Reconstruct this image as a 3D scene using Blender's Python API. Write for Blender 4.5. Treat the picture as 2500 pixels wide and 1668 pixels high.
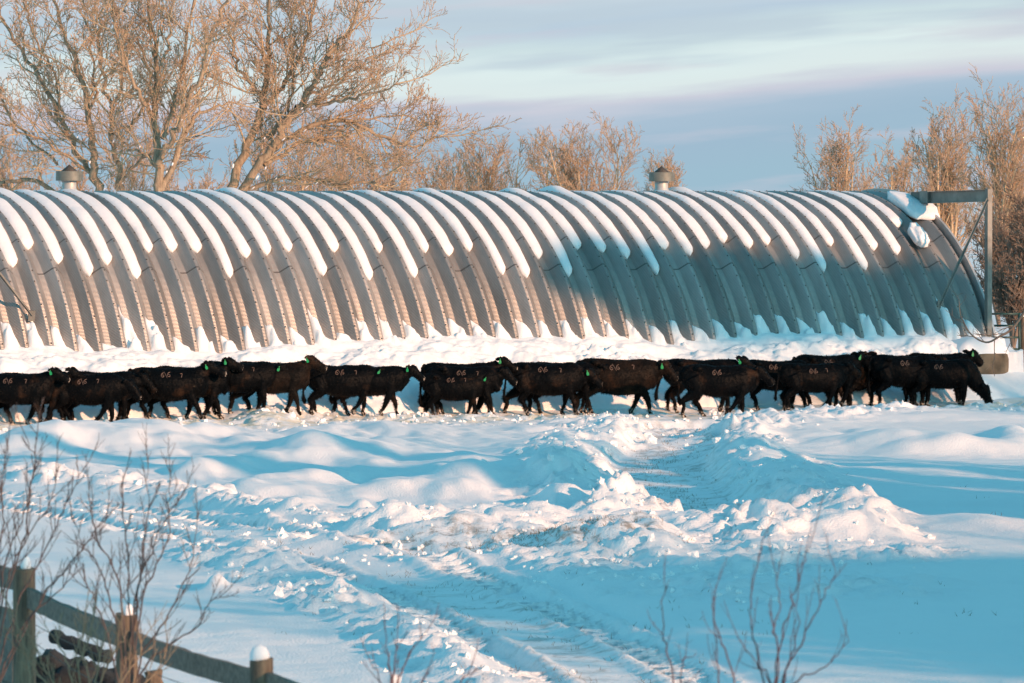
import bpy, math, random
import numpy as np
from mathutils import Vector, Matrix, Euler
from mathutils.bvhtree import BVHTree

sc = bpy.context.scene
for o in list(bpy.data.objects):
    bpy.data.objects.remove(o)
C = sc.collection

# ------------------------------------------------------------------ camera
F = 12740.0            # focal length in photo pixels (photo 2500 wide)
HC = 5.0               # eye height
HOR = 468.0            # row of the horizon in the photo
cd = bpy.data.cameras.new('camera')
cam = bpy.data.objects.new('camera', cd)
C.objects.link(cam)
sc.camera = cam
cd.sensor_width = 36.0
cd.lens = F * 36.0 / 2500.0
cam.location = (0, 0, HC)
cam.rotation_euler = (math.pi / 2 - math.atan((834 - HOR) / F), 0, 0)
cd.clip_start = 0.5
cd.clip_end = 5000
cd.dof.use_dof = True
cd.dof.focus_distance = 112.0
cd.dof.aperture_fstop = 7.0

# ------------------------------------------------------------------ light
SUN_EL = math.radians(15.0)
SUN_AZ = math.radians(46.0)      # to the right of straight behind the camera
sdir = Vector((math.sin(SUN_AZ) * math.cos(SUN_EL), -math.cos(SUN_AZ) * math.cos(SUN_EL), math.sin(SUN_EL)))
sd = bpy.data.lights.new('sun', 'SUN')
sd.energy = 4.4
sd.angle = math.radians(0.9)
sd.color = (1.0, 0.52, 0.30)
sun = bpy.data.objects.new('sun', sd)
C.objects.link(sun)
sun.rotation_euler = sdir.to_track_quat('Z', 'Y').to_euler()
sun.location = (30, -30, 40)

w = bpy.data.worlds.new('World')
sc.world = w
w.use_nodes = True
nt = w.node_tree
nt.nodes.clear()


def N(nt, t, **kw):
    n = nt.nodes.new(t)
    for k, v in kw.items():
        setattr(n, k, v)
    return n


def L(nt, a, b):
    nt.links.new(a, b)


def math_n(nt, op, a, b=None, c=None, clamp=False):
    n = N(nt, 'ShaderNodeMath', operation=op)
    n.use_clamp = clamp
    for i, v in enumerate((a, b, c)):
        if v is None:
            continue
        if isinstance(v, (int, float)):
            n.inputs[i].default_value = v
        else:
            L(nt, v, n.inputs[i])
    return n.outputs[0]


def mixc(nt, f, a, b, mode='MIX'):
    n = N(nt, 'ShaderNodeMix', data_type='RGBA', blend_type=mode)
    for s, v in ((n.inputs[0], f), (n.inputs[6], a), (n.inputs[7], b)):
        if isinstance(v, (int, float)):
            s.default_value = v
        elif isinstance(v, tuple):
            s.default_value = (*v, 1)
        else:
            L(nt, v, s)
    return n.outputs[2]


def ramp(nt, f, stops, interp='LINEAR'):
    n = N(nt, 'ShaderNodeValToRGB')
    cr = n.color_ramp
    cr.interpolation = interp
    while len(cr.elements) < len(stops):
        cr.elements.new(0.5)
    for e, (p, c) in zip(cr.elements, stops):
        e.position = p
        e.color = (*c, 1) if isinstance(c, tuple) else (c, c, c, 1)
    L(nt, f, n.inputs[0])
    return n.outputs[0]


def maprange(nt, v, a, b, c=0.0, d=1.0, smooth=True):
    n = N(nt, 'ShaderNodeMapRange')
    n.interpolation_type = 'SMOOTHSTEP' if smooth else 'LINEAR'
    L(nt, v, n.inputs[0])
    for i, x in zip((1, 2, 3, 4), (a, b, c, d)):
        n.inputs[i].default_value = x
    return n.outputs[0]


def srgb(r, g, b):
    f = lambda c: (c / 255 / 12.92) if c <= 10 else ((c / 255 + 0.055) / 1.055) ** 2.4
    return (f(r), f(g), f(b))


# sky: physical sky overhead, long thin cloud sheets low down
tc = N(nt, 'ShaderNodeTexCoord')
sep = N(nt, 'ShaderNodeSeparateXYZ')
L(nt, tc.outputs['Generated'], sep.inputs[0])
X, Y, Z = sep.outputs
az = math_n(nt, 'ARCTAN2', X, Y)
sky = N(nt, 'ShaderNodeTexSky', sky_type='NISHITA')
sky.sun_disc = False
sky.sun_elevation = SUN_EL
sky.sun_rotation = math.pi - SUN_AZ
sky.altitude = 900
sky.ozone_density = 2.5
sky.dust_density = 0.6
up = mixc(nt, 1.0, sky.outputs[0], (0.74, 1.55, 1.24), 'MULTIPLY')
up = mixc(nt, 1.0, up, (0.198, 0.198, 0.198), 'MULTIPLY')
# low band of cloud sheets: coordinates azimuth / elevation, stretched along the horizon
comb = N(nt, 'ShaderNodeCombineXYZ')
L(nt, math_n(nt, 'MULTIPLY', az, 14.0), comb.inputs[0])
L(nt, math_n(nt, 'ADD', math_n(nt, 'MULTIPLY', Z, 130.0), math_n(nt, 'MULTIPLY', az, -9.0)), comb.inputs[1])
nz = N(nt, 'ShaderNodeTexNoise')
nz.inputs['Scale'].default_value = 1.0
nz.inputs['Detail'].default_value = 5
nz.inputs['Roughness'].default_value = 0.5
L(nt, comb.outputs[0], nz.inputs['Vector'])
nz2 = N(nt, 'ShaderNodeTexNoise')
nz2.inputs['Scale'].default_value = 1.5
nz2.inputs['Detail'].default_value = 3
L(nt, comb.outputs[0], nz2.inputs['Vector'])
# e: 0 at horizon row, 1 at the top of what the photo shows
e = math_n(nt, 'MULTIPLY', Z, 27.2)
wob = math_n(nt, 'MULTIPLY', math_n(nt, 'SUBTRACT', nz.outputs[0], 0.5), 0.30)
slope = math_n(nt, 'MULTIPLY', maprange(nt, az, 0.01, 0.1), 0.24)
v = math_n(nt, 'SUBTRACT', math_n(nt, 'ADD', e, wob), slope)
base = ramp(nt, v, [(0.0, srgb(158, 190, 208)), (0.2, srgb(160, 188, 208)), (0.34, srgb(170, 193, 212)),
                    (0.435, srgb(203, 207, 220)), (0.50, srgb(221, 234, 234)), (0.62, srgb(222, 238, 238)),
                    (0.74, srgb(205, 224, 228)), (0.86, srgb(186, 206, 222)), (1.0, srgb(200, 216, 226))])
cl = maprange(nt, nz2.outputs[0], 0.40, 0.62)
hi = maprange(nt, v, 0.52, 0.72)
pk = mixc(nt, math_n(nt, 'MULTIPLY', cl, math_n(nt, 'MULTIPLY', hi, 0.75)), base, srgb(190, 207, 219))
cl2 = maprange(nt, nz.outputs[0], 0.50, 0.66)
pk = mixc(nt, math_n(nt, 'MULTIPLY', cl2, 0.45), pk, srgb(208, 204, 216))
fac = maprange(nt, Z, 0.05, 0.16)
col = mixc(nt, fac, pk, up)
bg = N(nt, 'ShaderNodeBackground')
L(nt, col, bg.inputs[0])
bg.inputs[1].default_value = 0.758
out = N(nt, 'ShaderNodeOutputWorld')
L(nt, bg.outputs[0], out.inputs[0])

sc.view_settings.view_transform = 'Standard'
sc.view_settings.look = 'None'
sc.view_settings.exposure = 0.4
sc.view_settings.gamma = 1.0
sc.cycles.max_bounces = 5
sc.cycles.diffuse_bounces = 3
sc.cycles.glossy_bounces = 2

# ------------------------------------------------------------------ helpers


def mesh_np(name, V, faces, mats=(), smooth=True, mi=None):
    """faces: list of (M,k) int arrays"""
    me = bpy.data.meshes.new(name)
    V = np.asarray(V, dtype=np.float32)
    if not isinstance(faces, (list, tuple)):
        faces = [faces]
    faces = [np.asarray(f, dtype=np.int32) for f in faces if len(f)]
    loops = np.concatenate([f.ravel() for f in faces])
    tot = np.concatenate([np.full(len(f), f.shape[1], np.int32) for f in faces])
    start = np.concatenate([[0], np.cumsum(tot)[:-1]]).astype(np.int32)
    me.vertices.add(len(V))
    me.vertices.foreach_set('co', V.ravel())
    me.loops.add(len(loops))
    me.loops.foreach_set('vertex_index', loops)
    me.polygons.add(len(tot))
    me.polygons.foreach_set('loop_start', start)
    me.polygons.foreach_set('loop_total', tot)
    for m in mats:
        me.materials.append(m)
    if mi is not None:
        me.polygons.foreach_set('material_index', np.asarray(mi, np.int32))
    me.update(calc_edges=True)
    me.validate()
    me.polygons.foreach_set('use_smooth', np.full(len(me.polygons), smooth))
    return me


def tag(o, label=None, cat=None, group=None, kind=None):
    if label:
        o['label'] = label
    if cat:
        o['category'] = cat
    if group:
        o['group'] = group
    if kind:
        o['kind'] = kind
    return o


def link(name, data, parent=None, loc=(0, 0, 0), rz=0.0, **t):
    o = bpy.data.objects.new(name, data)
    C.objects.link(o)
    o.location = loc
    o.rotation_euler = (0, 0, rz)
    if parent is not None:
        o.parent = parent
    tag(o, **t)
    return o


class MB:
    """mesh collector"""

    def __init__(s):
        s.V = []
        s.Q = []
        s.T = []
        s.n = 0

    def add(s, V, Q=None, T=None):
        V = np.asarray(V, float).reshape(-1, 3)
        if Q is not None and len(Q):
            s.Q.append(np.asarray(Q, int).reshape(-1, 4) + s.n)
        if T is not None and len(T):
            s.T.append(np.asarray(T, int).reshape(-1, 3) + s.n)
        s.V.append(V)
        s.n += len(V)

    def box(s, c, size, R=None, taper=1.0):
        x, y, z = [q / 2 for q in size]
        P = np.array([(-x, -y, -z), (x, -y, -z), (x, y, -z), (-x, y, -z),
                      (-x * taper, -y * taper, z), (x * taper, -y * taper, z), (x * taper, y * taper, z), (-x * taper, y * taper, z)])
        if R is not None:
            P = P @ np.array(R).T
        s.add(P + np.array(c), Q=[(0, 3, 2, 1), (4, 5, 6, 7), (0, 1, 5, 4), (1, 2, 6, 5), (2, 3, 7, 6), (3, 0, 4, 7)])

    def bar(s, a, b, wd, ht, upv=(0, 0, 1)):
        a = Vector(a)
        b = Vector(b)
        d = b - a
        ln = d.length
        d.normalize()
        u = Vector(upv)
        sx = d.cross(u).normalized()
        u2 = sx.cross(d).normalized()
        R = np.array([list(d), list(sx), list(u2)]).T
        s.box((a + b) / 2, (ln, wd, ht), R)

    def tube(s, pts, rad, k=8, cap=True):
        pts = np.asarray(pts, float)
        rad = np.broadcast_to(np.asarray(rad, float), (len(pts),))
        T = np.gradient(pts, axis=0)
        T /= np.linalg.norm(T, axis=1)[:, None] + 1e-9
        ref = np.array([0, 0, 1.0]) if abs(T[0][2]) < 0.9 else np.array([0, 1.0, 0])
        rings = []
        for p, t, r in zip(pts, T, rad):
            a = np.cross(t, ref)
            a /= np.linalg.norm(a) + 1e-9
            b = np.cross(a, t)
            ang = np.arange(k) * 2 * math.pi / k
            rings.append(p + r * (np.cos(ang)[:, None] * a + np.sin(ang)[:, None] * b))
        V = np.concatenate(rings)
        Q = []
        for i in range(len(pts) - 1):
            for j in range(k):
                Q.append((i * k + j, i * k + (j + 1) % k, (i + 1) * k + (j + 1) % k, (i + 1) * k + j))
        Tr = []
        if cap:
            V = np.concatenate([V, pts[:1], pts[-1:]])
            n = len(pts) * k
            for j in range(k):
                Tr.append((n, (j + 1) % k, j))
                Tr.append((n + 1, n - k + j, n - k + (j + 1) % k))
        s.add(V, Q, Tr)

    def lathe(s, prof, c=(0, 0, 0), k=20):
        """prof: (r,z) list"""
        ang = np.arange(k) * 2 * math.pi / k
        V = []
        for r, z in prof:
            V += [(c[0] + r * math.cos(a), c[1] + r * math.sin(a), c[2] + z) for a in ang]
        Q = []
        for i in range(len(prof) - 1):
            for j in range(k):
                Q.append((i * k + j, i * k + (j + 1) % k, (i + 1) * k + (j + 1) % k, (i + 1) * k + j))
        s.add(V, Q)

    def mesh(s, name, mats, smooth=False):
        f = []
        if s.Q:
            f.append(np.concatenate(s.Q))
        if s.T:
            f.append(np.concatenate(s.T))
        return mesh_np(name, np.concatenate(s.V), f, mats, smooth)


def segs_mesh(name, P0, P1, R0, R1, k, mat, smooth=True):
    """prisms for many segments at once"""
    D = P1 - P0
    ln = np.linalg.norm(D, axis=1)[:, None] + 1e-9
    D = D / ln
    if k >= 6:
        P0 = P0 - D * R0[:, None] * .35
        P1 = P1 + D * R1[:, None] * .35
    ref = np.where(np.abs(D[:, 2:3]) < 0.9, np.array([[0, 0, 1.0]]), np.array([[1.0, 0, 0]]))
    A = np.cross(D, ref)
    A /= np.linalg.norm(A, axis=1)[:, None] + 1e-9
    B = np.cross(D, A)
    ang = np.arange(k) * 2 * math.pi / k
    ca = np.cos(ang)[None, :, None]
    sa = np.sin(ang)[None, :, None]
    ring = ca * A[:, None, :] + sa * B[:, None, :]
    V0 = P0[:, None, :] + ring * R0[:, None, None]
    V1 = P1[:, None, :] + ring * R1[:, None, None]
    V = np.concatenate([V0, V1], axis=1).reshape(-1, 3)
    n = len(P0)
    b = (np.arange(n) * 2 * k)[:, None]
    j = np.arange(k)[None, :]
    q = np.stack([b + j, b + k + j, b + k + (j + 1) % k, b + (j + 1) % k], axis=2).reshape(-1, 4)
    return mesh_np(name, V, q, [mat], smooth)


# ---- noise in numpy
def _hash(ix, iy, iz=0, seed=0):
    h = (ix.astype(np.int64) * 374761393 + iy.astype(np.int64) * 668265263 + np.int64(iz) * 2147483647 + seed * 974634777) & 0xffffffff
    h = ((h ^ (h >> 13)) * 1274126177) & 0xffffffff
    h = ((h ^ (h >> 16)) * 2246822519) & 0xffffffff
    h = h ^ (h >> 15)
    return (h & 0xffffff).astype(np.float64) / 0xffffff


def vnoise(x, y, seed=0):
    ix = np.floor(x)
    iy = np.floor(y)
    fx = x - ix
    fy = y - iy
    fx = fx * fx * fx * (fx * (fx * 6 - 15) + 10)
    fy = fy * fy * fy * (fy * (fy * 6 - 15) + 10)
    a = _hash(ix, iy, 0, seed)
    b = _hash(ix + 1, iy, 0, seed)
    c = _hash(ix, iy + 1, 0, seed)
    d = _hash(ix + 1, iy + 1, 0, seed)
    return (a * (1 - fx) + b * fx) * (1 - fy) + (c * (1 - fx) + d * fx) * fy - 0.5


def fbm(x, y, oct=4, seed=0, g=0.5):
    s = 0
    a = 1.0
    for i in range(oct):
        s = s + a * vnoise(x, y, seed + i * 17)
        x = x * 2.03 + 11.3
        y = y * 2.03 + 5.7
        a *= g
    return s


def clods(x, y, cell, seed=0, dens=0.7):
    """height of half buried lumps, 0..1"""
    gx = np.floor(x / cell)
    gy = np.floor(y / cell)
    h = np.zeros_like(x)
    for dx in (-1, 0, 1):
        for dy in (-1, 0, 1):
            cx = gx + dx
            cy = gy + dy
            r1 = _hash(cx, cy, 0, seed)
            r2 = _hash(cx, cy, 0, seed + 1)
            r3 = _hash(cx, cy, 0, seed + 2)
            px = (cx + r1) * cell
            py = (cy + r2) * cell
            r = cell * (0.25 + 0.6 * r3 ** 2) * (r3 < dens + 0.0)
            d2 = (x - px) ** 2 + (y - py) ** 2
            h = np.maximum(h, np.sqrt(np.maximum(0, r * r - d2)) / cell)
    return h


def sst(x, a, b):
    t = np.clip((x - a) / (b - a), 0, 1)
    return t * t * (3 - 2 * t)


def G(px, py, z=0.0):
    """photo pixel on a level plane -> world"""
    Yw = F * (HC - z) / (py - HOR)
    return (px - 1250) * Yw / F, Yw


def W(px, py, D):
    """photo pixel at distance D -> world point"""
    return ((px - 1250) * D / F, D, HC - (py - HOR) * D / F)


def polydist(x, y, pts):
    """distance to polyline, arclength, side (+ = left of direction)"""
    best = np.full(x.shape, 1e9)
    arc = np.zeros(x.shape)
    side = np.zeros(x.shape)
    acc = 0
    for (ax, ay), (bx, by) in zip(pts[:-1], pts[1:]):
        dx, dy = bx - ax, by - ay
        l2 = dx * dx + dy * dy
        ln = math.sqrt(l2)
        t = np.clip(((x - ax) * dx + (y - ay) * dy) / l2, 0, 1)
        qx = x - ax - t * dx
        qy = y - ay - t * dy
        d = np.sqrt(qx * qx + qy * qy)
        m = d < best
        best = np.where(m, d, best)
        arc = np.where(m, acc + t * ln, arc)
        side = np.where(m, np.sign(dx * qy - dy * qx), side)
        acc += ln
    return best, arc, side


def smoothpts(pts, n=4):
    """Catmull-Rom resample"""
    P = [np.array(p, float) for p in pts]
    P = [2 * P[0] - P[1]] + P + [2 * P[-1] - P[-2]]
    o = []
    for i in range(1, len(P) - 2):
        for j in range(n):
            t = j / n
            o.append(0.5 * ((2 * P[i]) + (-P[i - 1] + P[i + 1]) * t + (2 * P[i - 1] - 5 * P[i] + 4 * P[i + 1] - P[i + 2]) * t * t + (-P[i - 1] + 3 * P[i] - 3 * P[i + 1] + P[i + 2]) * t ** 3))
    o.append(P[-2])
    return o


def gp(pts):
    return [tuple(q) for q in smoothpts([G(*p) for p in pts], 4)]


def inpoly(x, y, poly):
    c = np.zeros(x.shape, bool)
    n = len(poly)
    for i in range(n):
        x1, y1 = poly[i]
        x2, y2 = poly[(i + 1) % n]
        if y1 == y2:
            continue
        m = ((y1 > y) != (y2 > y)) & (x < (x2 - x1) * (y - y1) / (y2 - y1) + x1)
        c ^= m
    return c


def polysdf(x, y, pxpoly):
    """signed distance (m), positive inside"""
    P = [G(*p) for p in pxpoly]
    d, _, _ = polydist(x, y, P + [P[0]])
    return np.where(inpoly(x, y, P), d, -d)


# ------------------------------------------------------------------ materials
def mat(name, basecol, rough=0.6, metal=0.0, spec=0.5):
    m = bpy.data.materials.new(name)
    m.use_nodes = True
    b = m.node_tree.nodes['Principled BSDF']
    b.inputs['Base Color'].default_value = (*basecol, 1)
    b.inputs['Roughness'].default_value = rough
    b.inputs['Metallic'].default_value = metal
    b.inputs['Specular IOR Level'].default_value = spec
    return m, m.node_tree, b


def noise(nt, scale, detail=3, coord='Object', rough=0.5, stretch=None):
    tc = N(nt, 'ShaderNodeTexCoord')
    n = N(nt, 'ShaderNodeTexNoise')
    n.inputs['Scale'].default_value = scale
    n.inputs['Detail'].default_value = detail
    n.inputs['Roughness'].default_value = rough
    src = tc.outputs[coord]
    if stretch:
        mp = N(nt, 'ShaderNodeMapping')
        mp.inputs['Scale'].default_value = stretch
        L(nt, src, mp.inputs[0])
        src = mp.outputs[0]
    L(nt, src, n.inputs['Vector'])
    return n.outputs[0]


def bump(nt, b, h, strength=0.3, dist=0.02):
    bp = N(nt, 'ShaderNodeBump')
    bp.inputs['Strength'].default_value = strength
    bp.inputs['Distance'].default_value = dist
    L(nt, h, bp.inputs['Height'])
    L(nt, bp.outputs[0], b.inputs['Normal'])
    return bp


def snow_mat(name, col=(0.86, 0.86, 0.87), dirt=False):
    m, nt, b = mat(name, col, 0.65, 0, 0.3)
    n1 = noise(nt, 9, 5)
    c = ramp(nt, noise(nt, 0.7, 3), [(0.3, (col[0] * 0.96, col[1] * 0.97, col[2] * 0.98)), (0.7, col)])
    if dirt:
        d = ramp(nt, noise(nt, 3.2, 7, rough=0.75), [(0.60, 0.0), (0.70, 1.0)])
        dm = math_n(nt, 'MULTIPLY', d, 0.28)
        c = mixc(nt, dm, c, (0.42, 0.38, 0.36))
    L(nt, c, b.inputs['Base Color'])
    bump(nt, b, n1, 0.35, 0.03)
    return m


M_snow = snow_mat('snow', (0.82, 0.82, 0.84))
M_bank = snow_mat('bank_snow', dirt=True)
M_clod = snow_mat('clod_snow', (0.87, 0.86, 0.86))


def ground_mat():
    m, nt, b = mat('ground_snow', (0.86, 0.86, 0.87), 0.65, 0, 0.3)
    at = N(nt, 'ShaderNodeAttribute', attribute_name='dirt')
    n1 = noise(nt, 2.2, 6, rough=0.7)
    n2 = noise(nt, 9.0, 5, rough=0.7)
    dd = math_n(nt, 'MULTIPLY', at.outputs['Fac'], maprange(nt, math_n(nt, 'ADD', n1, math_n(nt, 'MULTIPLY', n2, 0.5)), 0.72, 0.92))
    c = mixc(nt, dd, (0.86, 0.86, 0.87), (0.20, 0.17, 0.13))
    at2 = N(nt, 'ShaderNodeAttribute', attribute_name='trail_tint')
    dd2 = math_n(nt, 'MULTIPLY', at2.outputs['Fac'], maprange(nt, n1, 0.40, 0.62))
    c = mixc(nt, math_n(nt, 'MULTIPLY', dd2, 0.7), c, (0.72, 0.60, 0.38))  # yellowish tint mixed in along the cattle trail
    n5 = noise(nt, 1.1, 6, rough=0.6, stretch=(1, .5, 1))
    c = mixc(nt, maprange(nt, n5, 0.45, 0.75, 0, 0.10), c, (0.62, 0.66, 0.72))
    L(nt, c, b.inputs['Base Color'])
    sp = noise(nt, 30, 3)
    bump(nt, b, sp, 0.5, 0.03)
    return m


M_ground = ground_mat()


def metal_mat():
    m, nt, b = mat('galvanised_corrugated', (0.36, 0.36, 0.37), 0.42, 0.45, 0.5)
    uv = N(nt, 'ShaderNodeUVMap', uv_map='uv')
    s = N(nt, 'ShaderNodeSeparateXYZ')
    L(nt, uv.outputs[0], s.inputs[0])
    u, v = s.outputs[0], s.outputs[1]
    # u = rib units, v = metres along the arch
    fr = math_n(nt, 'FRACT', u)
    flat = maprange(nt, fr, 0.86, 0.885)       # smooth lapped ridge
    wv = math_n(nt, 'SINE', math_n(nt, 'MULTIPLY', v, 2 * math.pi / 0.037))
    wv = math_n(nt, 'MULTIPLY', wv, math_n(nt, 'SUBTRACT', 1.0, flat))
    bump(nt, b, wv, 1.0, 0.0028)
    # fine dark line in each groove
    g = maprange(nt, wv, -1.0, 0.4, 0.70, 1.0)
    st = noise(nt, 1.0, 6, rough=0.65, stretch=(2.5, 0.5, 0.5))
    c = ramp(nt, st, [(0.3, (0.27, 0.25, 0.235)), (0.52, (0.36, 0.34, 0.325)), (0.75, (0.46, 0.44, 0.425))])
    # each sheet a slightly different zinc tone
    wn = N(nt, 'ShaderNodeTexWhiteNoise', noise_dimensions='1D')
    L(nt, math_n(nt, 'FLOOR', u), wn.inputs['W'])
    tone = maprange(nt, wn.outputs[0], 0, 1, 0.82, 1.14)
    tn = N(nt, 'ShaderNodeVectorMath', operation='SCALE')
    L(nt, c, tn.inputs[0])
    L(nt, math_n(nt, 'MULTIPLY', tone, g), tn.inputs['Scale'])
    # end laps of the sheets
    par = math_n(nt, 'MULTIPLY', math_n(nt, 'FLOORED_MODULO', math_n(nt, 'FLOOR', u), 2.0), 1.0)
    d1 = math_n(nt, 'ABSOLUTE', math_n(nt, 'SUBTRACT', v, math_n(nt, 'ADD', par, 11.69)))
    seam = math_n(nt, 'LESS_THAN', d1, 0.02)
    c2 = mixc(nt, math_n(nt, 'MULTIPLY', seam, 0.8), tn.outputs[0], (0.07, 0.06, 0.055))
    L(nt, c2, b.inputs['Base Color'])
    L(nt, maprange(nt, st, 0.3, 0.8, 0.36, 0.55), b.inputs['Roughness'])
    return m


M_metal = metal_mat()


def plain(name, c0, c1, scale, rough=0.6, metal=0.0, bstr=0.3, bd=0.01, stretch=None, detail=5):
    m, nt, b = mat(name, c0, rough, metal)
    n1 = noise(nt, scale, detail, stretch=stretch, rough=0.6)
    L(nt, ramp(nt, n1, [(0.3, c0), (0.7, c1)]), b.inputs['Base Color'])
    bump(nt, b, n1, bstr, bd)
    return m


M_steel = plain('galvanised_steel', (0.36, 0.36, 0.36), (0.50, 0.50, 0.50), 3, 0.5, 0.3, 0.1)
M_frame = plain('dull_steel_frame', (0.13, 0.13, 0.12), (0.24, 0.235, 0.215), 3, 0.55, 0.2, 0.1)
M_vent = plain('dull_vent_zinc', (0.13, 0.14, 0.125), (0.22, 0.225, 0.20), 5, 0.5, 0.3, 0.1)
M_bolt = plain('dark_bolt', (0.05, 0.045, 0.04), (0.09, 0.08, 0.07), 20, 0.6, 0.3)
M_conc = plain('stained_concrete', (0.06, 0.045, 0.028), (0.20, 0.15, 0.10), 2.2, 0.85, 0, 0.5, 0.02, detail=8)
M_wood = plain('weathered_wood', (0.095, 0.072, 0.055), (0.24, 0.19, 0.15), 6, 0.8, 0, 0.6, 0.012, stretch=(0.6, 4, 4), detail=8)
M_post = plain('weathered_post_wood', (0.05, 0.036, 0.027), (0.24, 0.17, 0.11), 6, 0.8, 0, 0.6, 0.015, stretch=(5, 5, 0.5), detail=8)
M_bark = plain('cottonwood_bark', (0.17, 0.125, 0.085), (0.42, 0.32, 0.22), 4, 0.85, 0, 0.7, 0.03, stretch=(3, 3, 0.7), detail=8)
M_branch = plain('branch_bark', (0.38, 0.275, 0.165), (0.58, 0.43, 0.27), 2, 0.75, 0, 0.2, 0.01)
M_twig = plain('twig_bark', (0.36, 0.24, 0.155), (0.52, 0.36, 0.24), 2, 0.75, 0, 0.0, 0.01)
M_brush = plain('brush_twigs', (0.13, 0.09, 0.07), (0.26, 0.19, 0.14), 2, 0.8, 0, 0.0, 0.01)
M_red = plain('red_twigs', (0.07, 0.025, 0.03), (0.13, 0.045, 0.042), 3, 0.6, 0, 0.0, 0.01)
M_shrub = plain('shrub_twigs', (0.05, 0.038, 0.038), (0.11, 0.078, 0.07), 3, 0.7, 0, 0.0, 0.01)
M_shrubtan = plain('tan_twigs', (0.18, 0.13, 0.08), (0.30, 0.22, 0.14), 3, 0.7, 0, 0.0, 0.01)
M_gate = plain('green_gate_paint', (0.012, 0.045, 0.04), (0.02, 0.065, 0.058), 4, 0.4, 0, 0.0)
M_rock = plain('dark_rock', (0.010, 0.015, 0.019), (0.030, 0.036, 0.042), 4, 0.9, 0, 0.9, 0.05, detail=9)  # dark bluish tone stands in for shade on the rock and log
M_grass = plain('dead_grass', (0.10, 0.075, 0.04), (0.22, 0.16, 0.09), 5, 0.8, 0, 0.0)
M_spruce = plain('spruce_needles', (0.03, 0.05, 0.025), (0.06, 0.09, 0.045), 3, 0.8, 0, 0.0)


def cow_mat(name, c0, c1, c2):
    m, nt, b = mat(name, c0, 0.55, 0, 0.07)
    oi = N(nt, 'ShaderNodeObjectInfo')
    tc = N(nt, 'ShaderNodeTexCoord')
    ad = N(nt, 'ShaderNodeVectorMath', operation='ADD')
    L(nt, tc.outputs['Object'], ad.inputs[0])
    rr = math_n(nt, 'MULTIPLY', oi.outputs['Random'], 37.0)
    cb = N(nt, 'ShaderNodeCombineXYZ')
    L(nt, rr, cb.inputs[0])
    L(nt, rr, cb.inputs[1])
    L(nt, cb.outputs[0], ad.inputs[1])
    n1 = N(nt, 'ShaderNodeTexNoise')
    n1.inputs['Scale'].default_value = 2.6
    n1.inputs['Detail'].default_value = 4
    L(nt, ad.outputs[0], n1.inputs['Vector'])
    c = ramp(nt, n1.outputs[0], [(0.42, c0), (0.60, c1), (0.75, c2)])
    # matted hay and snow flecks
    n3 = N(nt, 'ShaderNodeTexNoise')
    n3.inputs['Scale'].default_value = 38
    n3.inputs['Detail'].default_value = 2
    L(nt, ad.outputs[0], n3.inputs['Vector'])
    fl = maprange(nt, n3.outputs[0], 0.72, 0.76)
    c = mixc(nt, math_n(nt, 'MULTIPLY', fl, 0.3), c, (0.2, 0.14, 0.08))
    at = N(nt, 'ShaderNodeAttribute', attribute_name='snowy')
    n4 = N(nt, 'ShaderNodeTexNoise')
    n4.inputs['Scale'].default_value = 22
    n4.inputs['Detail'].default_value = 3
    L(nt, ad.outputs[0], n4.inputs['Vector'])
    sn = math_n(nt, 'MULTIPLY', at.outputs['Fac'], maprange(nt, n4.outputs[0], 0.48, 0.62))
    c = mixc(nt, sn, c, (0.55, 0.48, 0.42))
    L(nt, c, b.inputs['Base Color'])
    n2 = noise(nt, 26, 4, stretch=(0.45, 1, 1))
    bump(nt, b, n2, 0.8, 0.012)
    return m


M_cow = cow_mat('black_coat', (0.0016, 0.0022, 0.003), (0.0032, 0.0034, 0.004), (0.032, 0.017, 0.010))
M_cowbrown = cow_mat('rusty_black_coat', (0.006, 0.005, 0.0045), (0.016, 0.010, 0.007), (0.06, 0.028, 0.015))
M_brand = plain('brand_skin', (0.06, 0.036, 0.028), (0.20, 0.125, 0.095), 30, 0.7, 0, 0.0)
M_tag = plain('green_tag', (0.0, 0.20, 0.06), (0.01, 0.30, 0.09), 10, 0.4, 0, 0.0)
M_eye, _, _ = mat('wet_eye', (0.01, 0.008, 0.006), 0.1, 0, 0.6)
M_muz = plain('frosty_muzzle', (0.05, 0.035, 0.035), (0.38, 0.28, 0.26), 24, 0.5, 0, 0.3)

# ------------------------------------------------------------------ hut frame of reference
TH = math.radians(27.0)
cT, sT = math.cos(TH), math.sin(TH)
HO = Vector((9.29, 132.7, 0.0))      # crest, right end
ZC = 5.02
RR = 6.0
ZCEN = ZC - RR
PIT = 0.585
T0 = -0.195                           # ridge centre nearest the right end
TL = -27.6                            # left end


def hut_tn(x, y):
    dx, dy = x - HO.x, y - HO.y
    return dx * cT + dy * sT, dx * sT - dy * cT


def hut_xy(t, n):
    return HO.x + t * cT + n * sT, HO.y + t * sT - n * cT


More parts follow.
